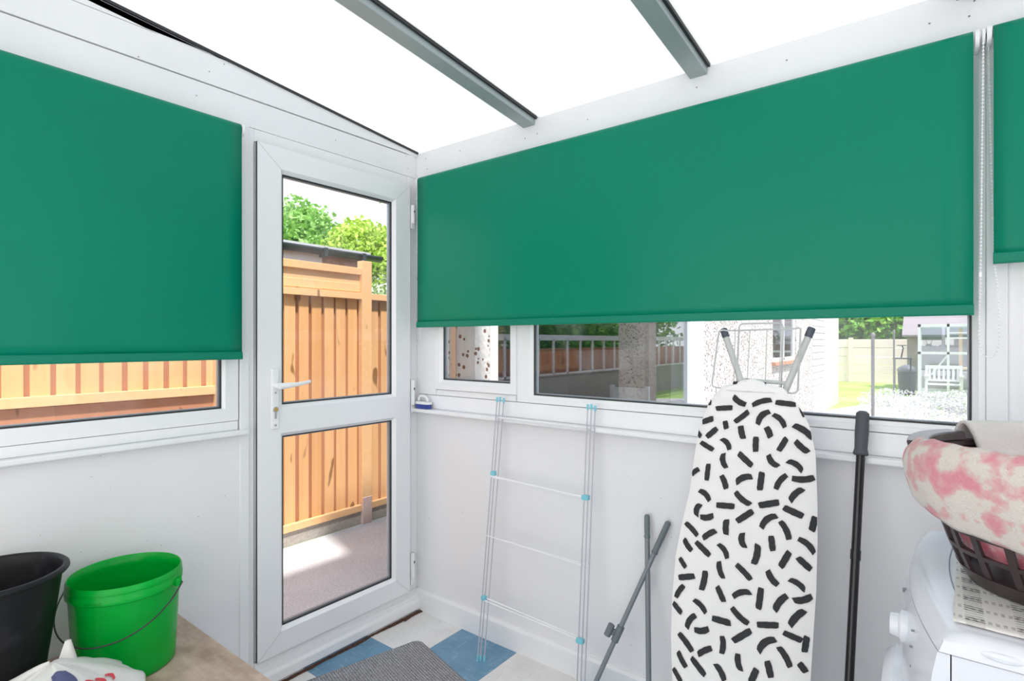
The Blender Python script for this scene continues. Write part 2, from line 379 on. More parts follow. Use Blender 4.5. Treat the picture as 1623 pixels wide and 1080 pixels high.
class MB:
    def __init__(s): s.v = []; s.f = []; s.m = []
    def add(s, vs, fs, m=0):
        b = len(s.v); s.v += [Vector(v) for v in vs]
        for f in fs: s.f.append([b + i for i in f]); s.m.append(m)
        return s
    def box(s, a, b, T=TW, m=0):
        (x0, y0, z0), (x1, y1, z1) = a, b
        vs = [T(x, y, z) for z in (z0, z1) for (x, y) in ((x0, y0), (x1, y0), (x1, y1), (x0, y1))]
        return s.add(vs, [(0, 3, 2, 1), (4, 5, 6, 7), (0, 1, 5, 4), (1, 2, 6, 5), (2, 3, 7, 6), (3, 0, 4, 7)], m)
    def obox(s, c, ax, ay, az, m=0):               # centre and three half-axis vectors
        c, ax, ay, az = Vector(c), Vector(ax), Vector(ay), Vector(az)
        vs = [c + ax * i + ay * j + az * k for k in (-1, 1) for (i, j) in ((-1, -1), (1, -1), (1, 1), (-1, 1))]
        return s.add(vs, [(0, 3, 2, 1), (4, 5, 6, 7), (0, 1, 5, 4), (1, 2, 6, 5), (2, 3, 7, 6), (3, 0, 4, 7)], m)
    def ring(s, T, rect, sec, m=0):                # mitred profile round a rectangle; sec = [(inset, w)]
        u0, v0, u1, v1 = rect; k = len(sec); vs = []
        for (i, w_) in sec:
            vs += [T(u0 + i, v0 + i, w_), T(u1 - i, v0 + i, w_), T(u1 - i, v1 - i, w_), T(u0 + i, v1 - i, w_)]
        fs = []
        for a in range(k):
            b = (a + 1) % k
            for c in range(4):
                d = (c + 1) % 4
                fs.append((a * 4 + c, a * 4 + d, b * 4 + d, b * 4 + c))
        return s.add(vs, fs, m)
    def tube(s, pts, r, n=8, closed=False, m=0, caps=True):
        pts = [Vector(p) for p in pts]; K = len(pts)
        rs = r if isinstance(r, (list, tuple)) else [r] * K
        t0 = (pts[1] - pts[0]).normalized()
        up = Vector((0, 0, 1)) if abs(t0.z) < 0.9 else Vector((1, 0, 0))
        nrm = t0.cross(up).normalized(); vs = []
        for i, p in enumerate(pts):
            if closed: t = (pts[(i + 1) % K] - pts[i - 1])
            else: t = pts[min(i + 1, K - 1)] - pts[max(i - 1, 0)]
            if t.length < 1e-9: t = t0.copy()
            t.normalize(); nrm = (nrm - t * nrm.dot(t))
            if nrm.length < 1e-6: nrm = t.orthogonal()
            nrm.normalize(); bi = t.cross(nrm)
            for a in range(n):
                an = 2 * PI * a / n
                vs.append(p + (nrm * math.cos(an) + bi * math.sin(an)) * rs[i])
        fs = []
        for i in range(K if closed else K - 1):
            j = (i + 1) % K
            for a in range(n):
                b = (a + 1) % n
                fs.append((i * n + a, i * n + b, j * n + b, j * n + a))
        if caps and not closed:
            fs.append(tuple(range(n))[::-1]); fs.append(tuple((K - 1) * n + a for a in range(n)))
        return s.add(vs, fs, m)
    def lathe(s, c, prof, n=48, m=0, closed=False, axis='Z', sx=1, sy=1):
        c = Vector(c); K = len(prof); vs = []
        for (r, z) in prof:
            for a in range(n):
                an = 2 * PI * a / n; p = (r * math.cos(an) * sx, r * math.sin(an) * sy, z)
                if axis == 'X': p = (p[2], p[0], p[1])
                if axis == 'Y': p = (p[0], p[2], p[1])
                vs.append(c + Vector(p))
        fs = []
        for i in range(K if closed else K - 1):
            j = (i + 1) % K
            for a in range(n):
                b = (a + 1) % n
                fs.append((i * n + a, i * n + b, j * n + b, j * n + a))
        if not closed:
            fs.append(tuple(range(n))[::-1]); fs.append(tuple((K - 1) * n + a for a in range(n)))
        return s.add(vs, fs, m)
    def grid(s, fn, nu, nv, m=0, cu=False, cv=False):
        vs = [fn(i / (nu if cu else nu - 1), j / (nv if cv else nv - 1)) for j in range(nv) for i in range(nu)]
        fs = []
        for j in range(nv if cv else nv - 1):
            for i in range(nu if cu else nu - 1):
                a, b = i, (i + 1) % nu; c, d = j, (j + 1) % nv
                fs.append((c * nu + a, c * nu + b, d * nu + b, d * nu + a))
        return s.add(vs, fs, m)
    def prism(s, poly, z0, z1, T=TW, m=0):
        k = len(poly)
        vs = [T(x, y, z0) for x, y in poly] + [T(x, y, z1) for x, y in poly]
        fs = [tuple(range(k))[::-1], tuple(range(k, 2 * k))] + [(i, (i + 1) % k, k + (i + 1) % k, k + i) for i in range(k)]
        return s.add(vs, fs, m)

def origin_of(o):
    p = Vector((0, 0, 0))
    while o: p += o.location; o = o.parent
    return p

def obj(name, mb, mats, parent=None, smooth=False, bevel=0, subsurf=0, solid=0, loc=None, sharp=40):
    me = bpy.data.meshes.new(name)
    base = origin_of(parent) if parent else Vector(loc or (0, 0, 0))
    me.from_pydata([v - base for v in mb.v], [], mb.f)
    if not isinstance(mats, (list, tuple)): mats = [mats]
    for m in mats: me.materials.append(m)
    for p, mi in zip(me.polygons, mb.m): p.material_index = mi
    bm = bmesh.new(); bm.from_mesh(me); bmesh.ops.recalc_face_normals(bm, faces=bm.faces); bm.to_mesh(me); bm.free()
    o = bpy.data.objects.new(name, me); COL.objects.link(o)
    if parent: o.parent = parent
    else: o.location = base
    if smooth:
        me.shade_smooth()
        bm = bmesh.new(); bm.from_mesh(me)
        for e in bm.edges:
            if len(e.link_faces) == 2 and e.calc_face_angle(0) > math.radians(sharp): e.smooth = False
        bm.to_mesh(me); bm.free()
    if solid:
        s = o.modifiers.new('solid', 'SOLIDIFY'); s.thickness = solid; s.offset = 0
    if bevel:
        b = o.modifiers.new('bevel', 'BEVEL'); b.width = bevel; b.segments = 2; b.limit_method = 'ANGLE'; b.angle_limit = math.radians(40)
        b.harden_normals = False
    if subsurf:
        s = o.modifiers.new('sub', 'SUBSURF'); s.levels = s.render_levels = subsurf
    return o

def tag(o, label, cat, group=None, kind=None):
    o['label'] = label; o['category'] = cat
    if group: o['group'] = group
    if kind: o['kind'] = kind
    return o

def thing(name, label, cat, loc, group=None, kind=None):
    o = bpy.data.objects.new(name, None); COL.objects.link(o); o.location = loc; o.empty_display_size = 0.1
    return tag(o, label, cat, group, kind)

def struct(name, label, cat, mb, mats, **kw):
    o = obj(name, mb, mats, **kw); return tag(o, label, cat, kind='structure')

def dup(root, loc, label=None):
    def rec(o, par):
        c = o.copy(); COL.objects.link(c)
        if par: c.parent = par
        for ch in [x for x in bpy.data.objects if x.parent == o]: rec(ch, c)
        return c
    r = rec(root, None); r.location = loc
    if label: r['label'] = label
    return r

# ================================================================= THE ROOM
W2 = 3.35          # right end of the room
YR = -2.45         # rear (house) wall
def roof_z(y): return 2.172 - 0.099 * y

struct('floor', 'blue and off white checkerboard vinyl tile floor', 'floor',
       MB().box((-0.0, YR, -0.06), (W2, 0.0, 0.0)), M['tiles'])

# ---- left wall: low panel, cover post, gable boards
struct('wall_left', 'white painted low wall under the left window', 'wall',
       MB().box((YR, 0, -0.09), (-0.845, 0.94, 0.0), TA), M['wall'])
gb = MB()
for z0, z1, w_ in ((2.045, 2.146, 0.0), (2.149, 2.250, 0.003)):
    gb.box((YR, z0, -0.06), (-0.0, z1, w_), TA)
gb.add([TA(YR, 2.253, -.06), TA(-0.80, 2.253, -.06), TA(YR, 2.41, -.06), TA(YR, 2.253, 0.0), TA(-0.80, 2.253, 0.0), TA(YR, 2.41, 0.0)],
       [(0, 1, 2), (3, 5, 4), (0, 3, 4, 1), (1, 4, 5, 2), (2, 5, 3, 0)])
struct('trim_1', 'white plastic gable boards above the door and left blind', 'trim', gb, M['trim'], bevel=0.0015)
struct('trim_2', 'white cover strip between the left window and the door', 'trim',
       MB().box((-0.846, 0, -0.07), (-0.813, 2.045, 0.006), TA), M['trim'], bevel=0.002)

# ---- back wall under the long window
struct('wall_back', 'white painted low wall under the long window', 'wall',
       MB().box((0, 0, -0.09), (W2, 0.94, 0.0), TB), M['wall'])
bb = MB(); bb.prism([(0.0, 0.0), (0.013, 0.0), (0.013, 0.086), (0.007, 0.098), (0.0, 0.098)], 0.0, 1.94, lambda a, b, c: TB(c, b, a))
struct('baseboard_back', 'white skirting board along the back wall', 'baseboard', bb, M['trim'])
struct('trim_3', 'white eaves beam above the green blinds', 'trim',
       MB().box((0.0, 2.045, -0.07), (W2, 2.164, 0.0), TB), M['trim'], bevel=0.002)
# walls behind the camera
struct('wall_rear', 'white house wall behind the camera', 'wall', MB().box((-0.09, YR - 0.1, -0.06), (W2 + 0.1, YR, 2.46)), M['wall'])
struct('wall_right', 'white end wall right of the washing machine', 'wall', MB().box((W2, YR, -0.06), (W2 + 0.1, 0.07, 2.40)), M['wall'])

# ---- roof
roof = thing('ceiling', 'sloping opal plastic sheet roof with grey glazing bars', 'ceiling', (0, 0, 2.172), kind='structure')
bars = [(0.630, 0.690), (1.317, 1.375), (2.004, 2.062), (2.691, 2.749)]
edges = [-0.10] + [(a + b) / 2 for a, b in bars] + [W2 + 0.1]
for i in range(5):
    x0, x1 = edges[i] + 0.004, edges[i + 1] - 0.004
    g = MB()
    g.grid(lambda u, v: Vector((x0 + (x1 - x0) * u, 0.14 + (YR - 0.05 - 0.14) * v, roof_z(0.14 + (YR - 0.05 - 0.14) * v))), 2, 2)
    obj('roof_sheet', g, M['roof'], roof)
for a, b in bars:
    g = MB()
    for (xa, xb, d0, d1) in ((a, b, -0.034, -0.003), (a - 0.012, b + 0.010, 0.006, 0.018)):
        vs = []
        for y in (0.06 if d1 < 0 else 0.14, YR):
            z = roof_z(y); vs += [(xa, y, z + d0), (xb, y, z + d0), (xb, y, z + d1), (xa, y, z + d1)]
        g.add(vs, [(0, 1, 2, 3), (7, 6, 5, 4), (0, 4, 5, 1), (1, 5, 6, 2), (2, 6, 7, 3), (3, 7, 4, 0)])
    br = obj('glazing_bar', g, M['bar'], roof, bevel=0.002)
    g = MB(); vs = []
    for y in (0.0, YR):
        z = roof_z(y); vs += [(b + 0.001, y, z - 0.012), (b + 0.009, y, z - 0.012), (b + 0.009, y, z - 0.001), (b + 0.001, y, z - 0.001)]
    g.add(vs, [(0, 1, 2, 3), (7, 6, 5, 4), (0, 4, 5, 1), (1, 5, 6, 2), (2, 6, 7, 3), (3, 7, 4, 0)])
    obj('gasket', g, M['gasket'], br)
g = MB(); vs = []
for y in (0.0, YR):
    z = roof_z(y); vs += [(-0.05, y, z - 0.03), (0.0, y, z - 0.03), (0.0, y, z - 0.012), (-0.05, y, z - 0.012)]
g.add(vs, [(0, 1, 2, 3), (7, 6, 5, 4), (0, 4, 5, 1), (1, 5, 6, 2), (2, 6, 7, 3), (3, 7, 4, 0)])
wallbar = obj('wall_edge_bar', g, M['trim'], roof)
g = MB(); vs = []
for y in (0.0, YR):
    z = roof_z(y); vs += [(-0.02, y, z - 0.011), (0.009, y, z - 0.011), (0.009, y, z - 0.002), (-0.02, y, z - 0.002)]
g.add(vs, [(0, 1, 2, 3), (7, 6, 5, 4), (0, 4, 5, 1), (1, 5, 6, 2), (2, 6, 7, 3), (3, 7, 4, 0)])
obj('gasket', g, M['gasket'], wallbar)

# ---- glazing helper
def light(T, rect, wf, wg, parent, bead=0.014, glass=None, spacer=True):
    """bead, gasket, spacer and pane filling the opening rect (opening = outer edge of the bead)"""
    b = bead
    obj('bead', MB().ring(T, rect, [(0, wf), (b, wg + 0.003), (b, wg - 0.026), (0, wg - 0.026)]), M['upvc'], parent)
    obj('gasket', MB().ring(T, rect, [(b - 0.001, wg + 0.005), (b + 0.0035, wg + 0.004), (b + 0.0035, wg), (b - 0.001, wg)]), M['gasket'], parent)
    obj('spacer', MB().ring(T, rect, [(b - 0.002, wg - 0.005), (b + 0.007, wg - 0.005), (b + 0.007, wg - 0.018), (b - 0.002, wg - 0.018)]), M['spacer'], parent)
    u0, v0, u1, v1 = rect
    g = MB().box((u0 + b - .002, v0 + b - .002, wg - 0.004), (u1 - b + .002, v1 - b + .002, wg), T)
    return obj('pane', g, glass or M['glass'], parent)

# ---- window_1 (left wall)
win = thing('window_1', 'white framed left window half covered by green blind', 'window', (0, -1.6, 0.94), kind='structure')
WL, WR = -2.40, -0.850
obj('frame', MB().ring(TA, (WL, 0.990, WR, 2.045), [(0, 0.002), (0.046, 0.002), (0.046, -0.06), (0, -0.06)])
    .box((WL, 0.957, -0.06), (WR, 0.9885, -0.001), TA), M['upvc'], win, bevel=0.0015)
light(TA, (WL + 0.046, 1.023, WR - 0.042, 1.999), 0.002, -0.012, win)
obj('window_board', MB().box((WL - .02, 0.9395, -0.06), (-0.825, 0.9565, 0.032), TA), M['trim'], win, bevel=0.004)

# ---- window_2 (back wall, long window)
win = thing('window_2', 'long white framed window behind the wide green blind', 'window', (1.0, 0, 0.94), kind='structure')
g = MB()
g.box((0.0, 0.957, -0.06), (2.062, 1.020, 0.0), TB)
g.box((0.0, 1.022, -0.06), (0.128, 2.045, 0.0), TB)
g.box((0.594, 1.022, -0.06), (0.666, 2.045, 0.0), TB)
g.box((0.666, 1.022, -0.06), (2.062, 1.0415, 0.0), TB)
g.box((2.047, 1.0415, -0.06), (2.062, 2.045, 0.0), TB)
g.box((0.128, 1.999, -0.06), (2.047, 2.045, 0.0), TB)
obj('frame', g, M['upvc'], win, bevel=0.0015)
sash = obj('sash', MB().ring(TB, (0.130, 1.050, 0.600, 1.999), [(0, 0.010), (0.030, 0.010), (0.030, -0.05), (0, -0.05)])
           .box((0.130, 1.022, -0.05), (0.6, 1.048, 0.0), TB), M['upvc'], win, bevel=0.002)
light(TB, (0.160, 1.080, 0.590, 1.969), 0.010, -0.006, win, bead=0.016)
light(TB, (0.666, 1.0415, 2.047, 1.999), 0.0, -0.012, win, bead=0.013)
obj('window_board', MB().box((0.0, 0.9395, -0.06), (W2, 0.9565, 0.044), TB), M['trim'], win, bevel=0.004)
# post between the two back windows
struct('trim_4', 'white window post beside the beaded blind chain', 'trim',
       MB().box((2.0622, 0.957, -0.07), (2.1028, 2.045, 0.004), TB), M['upvc'], bevel=0.002)
win = thing('window_3', 'white framed window right of the post behind the short green blind', 'window', (2.6, 0, 0.94), kind='structure')
obj('frame', MB().ring(TB, (2.103, 0.957, W2, 2.045), [(0, -0.006), (0.036, -0.006), (0.036, -0.06), (0, -0.06)]), M['upvc'], win, bevel=0.0015)
light(TB, (2.134, 0.990, W2 - 0.036, 2.009), -0.006, -0.018, win, bead=0.012)

# ---- door_1
door = thing('door_1', 'white plastic glazed door with two panes and lever handle', 'door', (0, -0.4, 0), kind='structure')
obj('frame', MB().box((-0.812, 0.0, -0.06), (-0.793, 2.044, 0.0), TA).box((-0.062, 0.0, -0.06), (-0.0, 2.044, 0.0), TA)
    .box((-0.793, 1.999, -0.06), (-0.062, 2.044, 0.0), TA), M['upvc'], door, bevel=0.002)
obj('threshold', MB().prism([(-0.06, 0.012), (0.034, 0.012), (0.034, 0.045), (0.018, 0.050), (0.018, 0.072), (0.006, 0.076), (0.006, 0.098), (-0.06, 0.098)],
    -0.793, -0.0, lambda a, b, c: TA(c, b, a)), M['upvc'], door, bevel=0.0015)
L0, L1, Z0, Z1 = -0.7895, -0.0625, 0.104, 1.9955
leaf = MB()
wl = 0.020
sec_open = [(-0.700, 1.018, -0.146, 1.916), (-0.700, 0.182, -0.146, 0.926)]
leaf.box((L0, Z0, -0.045), (-0.700, Z1, wl), TA); leaf.box((-0.146, Z0, -0.045), (L1, Z1, wl), TA)
leaf.box((-0.700, 1.916, -0.045), (-0.146, Z1, wl), TA); leaf.box((-0.700, 0.926, -0.045), (-0.146, 1.018, wl), TA)
leaf.box((-0.700, Z0, -0.045), (-0.146, 0.182, wl), TA)
leafo = obj('door_leaf', leaf, M['upvc'], door)
obj('leaf_edge', MB().ring(TA, (L0 - 0.0012, Z0 - 0.0012, L1 + 0.0012, Z1 + 0.0012), [(0, wl - 0.004), (0.004, wl - 0.004), (0.004, wl - 0.012), (0, wl - 0.012)]), M['gasket'], leafo)
for r in sec_open:
    light(TA, r, wl, 0.0, leafo, bead=0.0145)
# thin mitre lines at the corners of the leaf
g = MB()
for (ua, va, ub, vb) in ((L0, Z1, -0.700, 1.916), (L1, Z1, -0.146, 1.916), (L0, Z0, -0.700, 0.182), (L1, Z0, -0.146, 0.182)):
    p, q = TA(ua, va, wl + 0.0002), TA(ub, vb, wl + 0.0002); d = (q - p).normalized(); nn = Vector((0, -d.z, d.y)) * 0.0006
    g.obox((p + q) / 2, (q - p) / 2, nn, (0.0002, 0, 0))
obj('mitre_joint', g, simple('joint_shadow_grey', (0.5, 0.5, 0.5), 0.6), leafo)
# handle
hp = obj('handle_plate', MB().box((-0.742, 0.945, wl), (-0.712, 1.168, wl + 0.009), TA), M['white'], leafo, bevel=0.004)
obj('lever', MB().tube([TA(-0.728, 1.106, wl + 0.008), TA(-0.728, 1.106, wl + 0.045)], 0.011, 16)
    .tube([TA(-0.730, 1.106, wl + 0.045), TA(-0.712, 1.107, wl + 0.050), TA(-0.67, 1.109, wl + 0.050), TA(-0.63, 1.113, wl + 0.049), TA(-0.607, 1.117, wl + 0.045)], [0.012, 0.0115, 0.008, 0.0065, 0.006], 14),
    M['white'], hp, smooth=True)
obj('lock_cylinder', MB().lathe(TA(-0.727, 1.018, wl + 0.008), [(0.0105, 0), (0.0105, 0.006), (0.004, 0.006)], 20, axis='X')
    .box((-0.731, 0.985, wl + 0.008), (-0.723, 1.01, wl + 0.012), TA), M['chrome'], hp, smooth=True)
obj('key_core', MB().lathe(TA(-0.727, 1.019, wl + 0.013), [(0.0075, 0), (0.0075, 0.003), (0.002, 0.003)], 16, axis='X'), M['brass'], hp)
for z in (1.080, 0.960):
    obj('screw', MB().lathe(TA(-0.727, z, wl + 0.008), [(0.005, 0), (0.004, 0.003), (0.001, 0.003)], 12, axis='X'), M['chrome'], hp)
for z in (1.852, 1.015, 0.205):
    hh = 0.055 if z > 1.5 else 0.075
    h = obj('hinge', MB().box((-0.056, z - hh, 0.0), (-0.034, z + hh, 0.020), TA).tube([TA(-0.045, z - hh * .55, 0.022), TA(-0.045, z + hh, 0.022)], 0.0085, 12), M['upvc'], door, bevel=0.001)
    obj('hinge_hole', MB().box((-0.048, z + hh * .38, 0.0305), (-0.042, z + hh * .52, 0.0312), TA), M['gasket'], h)

# ---- grime along the threshold
g = MB(); random.seed(3)
for k in range(120):
    y = -0.80 + 0.79 * k / 120 + random.uniform(-.004, .004); wd = 0.006 + 0.012 * noise.noise(Vector((y * 9, 0, 0))) + random.uniform(0, .004)
    if y > -0.12: wd += 0.010
    g.obox((0.034 + wd / 2, y, 0.002), (max(wd, .003) / 2 + .002, random.uniform(-.002, .002), 0), (0, 0.0065, 0), (0, 0, 0.0015 + random.uniform(0, .002)))
gr = obj('threshold_grime', g, M['soil'])
tag(gr, 'line of crumbling brown dirt along the foot of the door', 'dirt', kind='stuff')

# small screw heads / pin holes in the trims
dull = simple('dull_screw', (0.28, 0.26, 0.24), 0.5, 0.4)
for (y, z) in ((-0.95, 2.19), (-0.90, 2.235), (-0.45, 2.10), (-0.07, 2.135), (-0.06, 2.08), (-1.16, 2.155), (-0.99, 2.095)):
    obj('screw_head', MB().lathe(TA(y, z, 0.0035 if z > 2.149 else 0.0005), [(0.0022, 0), (0.0018, 0.0006), (0.0003, 0.0006)], 8, axis='X'), dull, bpy.data.objects['trim_1'])
for (x, z) in ((0.06, 2.13), (0.07, 2.08), (0.28, 2.12), (0.64, 2.095), (0.70, 2.10), (0.93, 2.10), (1.33, 2.14), (1.34, 2.105), (1.61, 2.11), (1.95, 2.10), (2.03, 2.09), (2.04, 2.125)):
    obj('screw_head', MB().lathe(TB(x, z, 0.001), [(0.0024, 0), (0.0018, -0.001), (0.0003, -0.001)], 8, axis='Y'), dull, bpy.data.objects['trim_3'])

# ================================================================= BLINDS
def blind(T, u0, u1, wo, zb, zt, label, right_bracket=True, left_bracket=True):
    c = T((u0 + u1) / 2, zt, 0)
    t = thing('roller_blind', label, 'blind', c, group=None)
    r = 0.019; zc = zt - r
    prof = [(wo - r + r * math.cos(a), zc + r * math.sin(a)) for a in [PI * (1 - k / 14) for k in range(15)]]
    # fabric: over the roller, then straight down at w = wo
    path = prof + [(wo, zc - (zc - zb - 0.02) * k / 22) for k in range(1, 23)]
    nu = 30
    def fn(u, v):
        w_, z = path[min(int(round(v * (len(path) - 1))), len(path) - 1)]
        uu = u0 + (u1 - u0) * u
        drop = (zt - z) / (zt - zb)
        wave = 0.0016 * math.sin(uu * 9 + z * 2) * drop + 0.0012 * math.sin(uu * 23 + 1.3) * drop * drop
        return T(uu, z, w_ + wave)
    g = MB().grid(fn, nu, len(path))
    obj('fabric', g, M['blind'], t, smooth=True, solid=0.0012)
    obj('roller_tube', MB().tube([T(u0 + .001, zc, wo - r), T(u1 - .001, zc, wo - r)], r - 0.0015, 20), M['white'], t, smooth=True)
    wb = wo
    obj('bottom_bar', MB().prism([(wb - .006, zb), (wb + .005, zb), (wb + .0065, zb + .004), (wb + .005, zb + .0245), (wb + .001, zb + .027), (wb - .006, zb + .027)], u0 - 0.001, u1 + 0.001,
        lambda a, b, c: T(c, b, a)), M['blindbar'], t)
    for side, uu, on_ in ((-1, u0, left_bracket), (1, u1, right_bracket)):
        if not on_: continue
        a, b = (uu - 0.012, uu - 0.003) if side < 0 else (uu + 0.003, uu + 0.012)
        g = MB(); k = 14
        pts = [(0.0, zt + 0.003), (wo - r, zt + 0.003)] + [(wo - r + 0.020 * math.sin(PI * q / k), zc + 0.022 * math.cos(PI * q / k)) for q in range(k + 1)] + [(0.0, zc - 0.022)]
        g.prism(pts, a, b, lambda p, q_, c: T(c, q_, p))
        obj('bracket', g, M['white'], t, bevel=0.001)
    return t

b1 = blind(TA, -2.32, -0.862, 0.050, 1.208, 2.031, 'green roller blind on the left wall beside the door, hanging low over its window')
b2 = blind(TB, 0.067, 2.036, 0.060, 1.334, 2.029, 'widest green roller blind, across the long back window')
b3 = blind(TB, 2.073, 3.20, 0.060, 1.455, 2.031, 'green roller blind cut off by the right edge, its bottom bar highest of the three')

def chain(parent, pts, name='bead_chain', rb=0.0026, step=0.009):
    g = MB(); g.tube(pts, 0.0008, 5)
    L = 0; last = Vector(pts[0])
    P = [Vector(p) for p in pts]; acc = 0
    for a, b in zip(P, P[1:]):
        d = (b - a).length; s = step - acc
        while s <= d:
            c = a + (b - a) * (s / d)
            g.lathe(c, [(0.0006, -rb * .9), (rb * .8, -rb * .55), (rb, 0), (rb * .8, rb * .55), (0.0006, rb * .9)], 7)
            s += step
        acc = (acc + d) % step
    return obj(name, g, M['white'], parent, smooth=True)

def loop_pts(T, ua, ub, zt, zb, w_, ub_low=None):
    mid_r = (ub - ua) / 2; n = 14; pts = [T(ua + .008, zt, w_), T(ua + .003, zb + 0.18, w_), T(ua, zb + 0.09, w_ + .003)]
    for k in range(n + 1):
        a = PI + PI * k / n
        pts.append(T((ua + ub) / 2 + mid_r * math.cos(a), zb + 0.045 + 0.045 * math.sin(a), w_ + .004))
    pts += [T(ub, zb + 0.10, w_ + .002), T(ub - .004, zb + 0.18, w_ - .006), T(ub - .008, zb + .23, w_ - .022)] + [T(ub - .018, zt, w_ - .034)]
    return pts
ch = chain(b3, loop_pts(TB, 2.046, 2.083, 1.995, 1.232, 0.066))
obj('chain_connector', MB().obox(TB(2.0485, 1.43, 0.067), (0.003, 0, 0), (0, 0.003, 0), (0, 0, 0.006)), M['white'], ch, bevel=0.001)
# inner drive wheel of the wide blind, beside its neighbour's bracket
obj('drive_wheel', MB().lathe(TB(2.0545, 2.012, 0.041), [(0.018, -.002), (0.019, 0), (0.018, .004), (0.008, .004)], 20, axis='X'), M['white'], b3, smooth=True)
obj('drive_hub', MB().lathe(TB(2.0595, 2.012, 0.041), [(0.007, -.001), (0.007, .001), (0.001, .001)], 14, axis='X'), simple('blue_hub', (0.08, 0.16, 0.34), 0.4), b3)
chain(b2, loop_pts(TB, 0.012, 0.046, 1.995, 1.255, 0.020))

# ================================================================= BRUSH ON THE SILL
br = thing('scrubbing_brush', 'small white hand brush with blue bristles on the window board', 'brush', (0.07, -0.022, 0.957))
bx0, bx1, by, bz = 0.026, 0.118, -0.024, 0.9572
def stadium(x0, x1, yc, r, n=8):
    return [(x1 - r + r * math.cos(a), yc + r * math.sin(a)) for a in [-PI / 2 + PI * k / n for k in range(n + 1)]] + \
           [(x0 + r + r * math.cos(a), yc + r * math.sin(a)) for a in [PI / 2 + PI * k / n for k in range(n + 1)]]
obj('brush_base', MB().prism(stadium(bx0 - .002, bx1 + .002, by, 0.0195), bz + 0.021, bz + 0.033), M['white'], br, bevel=0.003)
g = MB(); random.seed(5)
for k in range(230):
    x = random.uniform(bx0 + .003, bx1 - .003); y = random.uniform(by - .0165, by + .0165)
    if (x < bx0 + .012 or x > bx1 - .012) and abs(y - by) > .010: continue
    g.tube([(x, y, bz + .022), (x + random.uniform(-.003, .003), y + random.uniform(-.002, .002), bz + .0005)], 0.0011, 4)
obj('bristles', g, M['bristle'], br)['kind'] = 'stuff'
obj('brush_handle', MB().tube([(bx0 + .012, by, bz + .031), (bx0 + .014, by, bz + .052), (bx0 + .026, by, bz + .060), (bx1 - .034, by, bz + .058), (bx1 - .022, by, bz + .048), (bx1 - .018, by, bz + .031)], 0.0068, 10),
    M['white'], br, smooth=True, subsurf=1)

# ================================================================= CLOTHES AIRER
ar = thing('clothes_airer', 'folded white wire clothes airer with aqua clips leaning on the window board', 'clothes airer', (0.75, -0.14, 0))
def ay(z, o=0.0): return -0.150 - o + 0.098 * z
def airer_frame(xl, xr, xlt, xrt, zt, o, rungs):
    for xa, xb in ((xl, xlt), (xr, xrt)):
        u_ = obj('upright', MB().tube([(xa, ay(0.012, o), 0.012), (xb, ay(zt, o), zt)], 0.0024, 8), M['wire_upright'], ar, smooth=True)
        for x, z, hgt in ((xa, 0.0, 0.022), (xb, zt - 0.012, 0.02)):
            obj('end_cap', MB().tube([(x, ay(z, o), z), (x, ay(z + hgt, o), z + hgt)], 0.0046, 10), M['aqua'], u_)
    for z, dz in rungs:
        k = z / zt
        obj('rung', MB().tube([(xl + (xlt - xl) * k, ay(z, o) - .002, z), (xr + (xrt - xr) * k, ay(z, o) - .002, z + dz)], 0.0024, 8), M['wire_white'], ar, smooth=True)
airer_frame(0.520, 0.974, 0.538, 0.962, 1.034, 0.006, [(0.725, -.012), (0.722, -.010), (0.488, -.010), (0.238, -.012)])
airer_frame(0.527, 0.984, 0.546, 0.972, 1.035, -0.003, [(0.960, -.004), (0.716, -.012), (0.484, -.004), (0.245, -.018)])
airer_frame(0.541, 0.996, 0.560, 0.984, 1.030, -0.010, [(0.955, -.006), (0.480, -.006), (0.236, -.010)])
for x, z in ((0.5355, 0.735), (0.966, 0.712), (0.527, 0.245), (0.972, 0.222)):
    obj('clip', MB().obox((x + .004, ay(z, .004) + 0.001, z), (0.0135 if x > .9 else 0.010, 0, 0), (0, 0.009, 0), (0, 0, 0.0085)), M['aqua'], ar, bevel=0.002)

# ================================================================= POLES
def pole(name, label, p0, p1, r, grip_len, gr, mats, extra=None):
    p0, p1 = Vector(p0), Vector(p1); d = (p1 - p0).normalized(); L = (p1 - p0).length
    t = thing(name, label, 'pole', p0)
    obj('shaft', MB().tube([p0 + d * 0.02, p1 - d * 0.01], r, 16), mats[0], t, smooth=True)
    g0 = p1 - d * grip_len
    obj('grip', MB().tube([g0, g0 + d * .004, g0 + d * grip_len * .15, g0 + d * grip_len * .5, g0 + d * (grip_len - .006), p1], [gr * .95, gr * 1.12, gr * .92, gr, gr * .95, gr * .55], 18), mats[1], t, smooth=True)
    obj('foot_cap', MB().tube([p0, p0 + d * 0.03], r * 1.2, 16), mats[1], t, smooth=True)
    return t, p0, d, L
pole('grey_pole', 'upright slim grey pole leaning against the white wall', (1.232, -0.13, 0.0), (1.176, -0.022, 0.676), 0.0088, 0.078, 0.0098, (M['greypole'], M['greygrip']))
t, p0, d, L = pole('grey_pole', 'slanting grey pole with a side clip crossing behind the upright one', (1.006, -0.175, 0.0), (1.250, -0.014, 0.664), 0.0082, 0.12, 0.0102, (M['greypole'], M['greygrip']))
c = p0 + d * 0.305
obj('side_clip', MB().tube([c - d * .028, c + d * .028], 0.0125, 16).tube([c + Vector((-.026, -.012, .008)) - d * .018, c + Vector((-.026, -.012, .008)) + d * .022], 0.0115, 16)
    .obox(c + Vector((-.013, -.006, .004)), (0.008, 0.003, 0), (0, 0.004, 0), (0, 0, 0.010)), M['greygrip'], t, smooth=True)
t, p0, d, L = pole('black_pole', 'long black pole with a charcoal grip leaning on the window board', (1.782, -0.285, 0.0), (1.8055, -0.030, 1.080), 0.0105, 0.120, 0.0165, (M['blackpole'], M['darkgrip']))
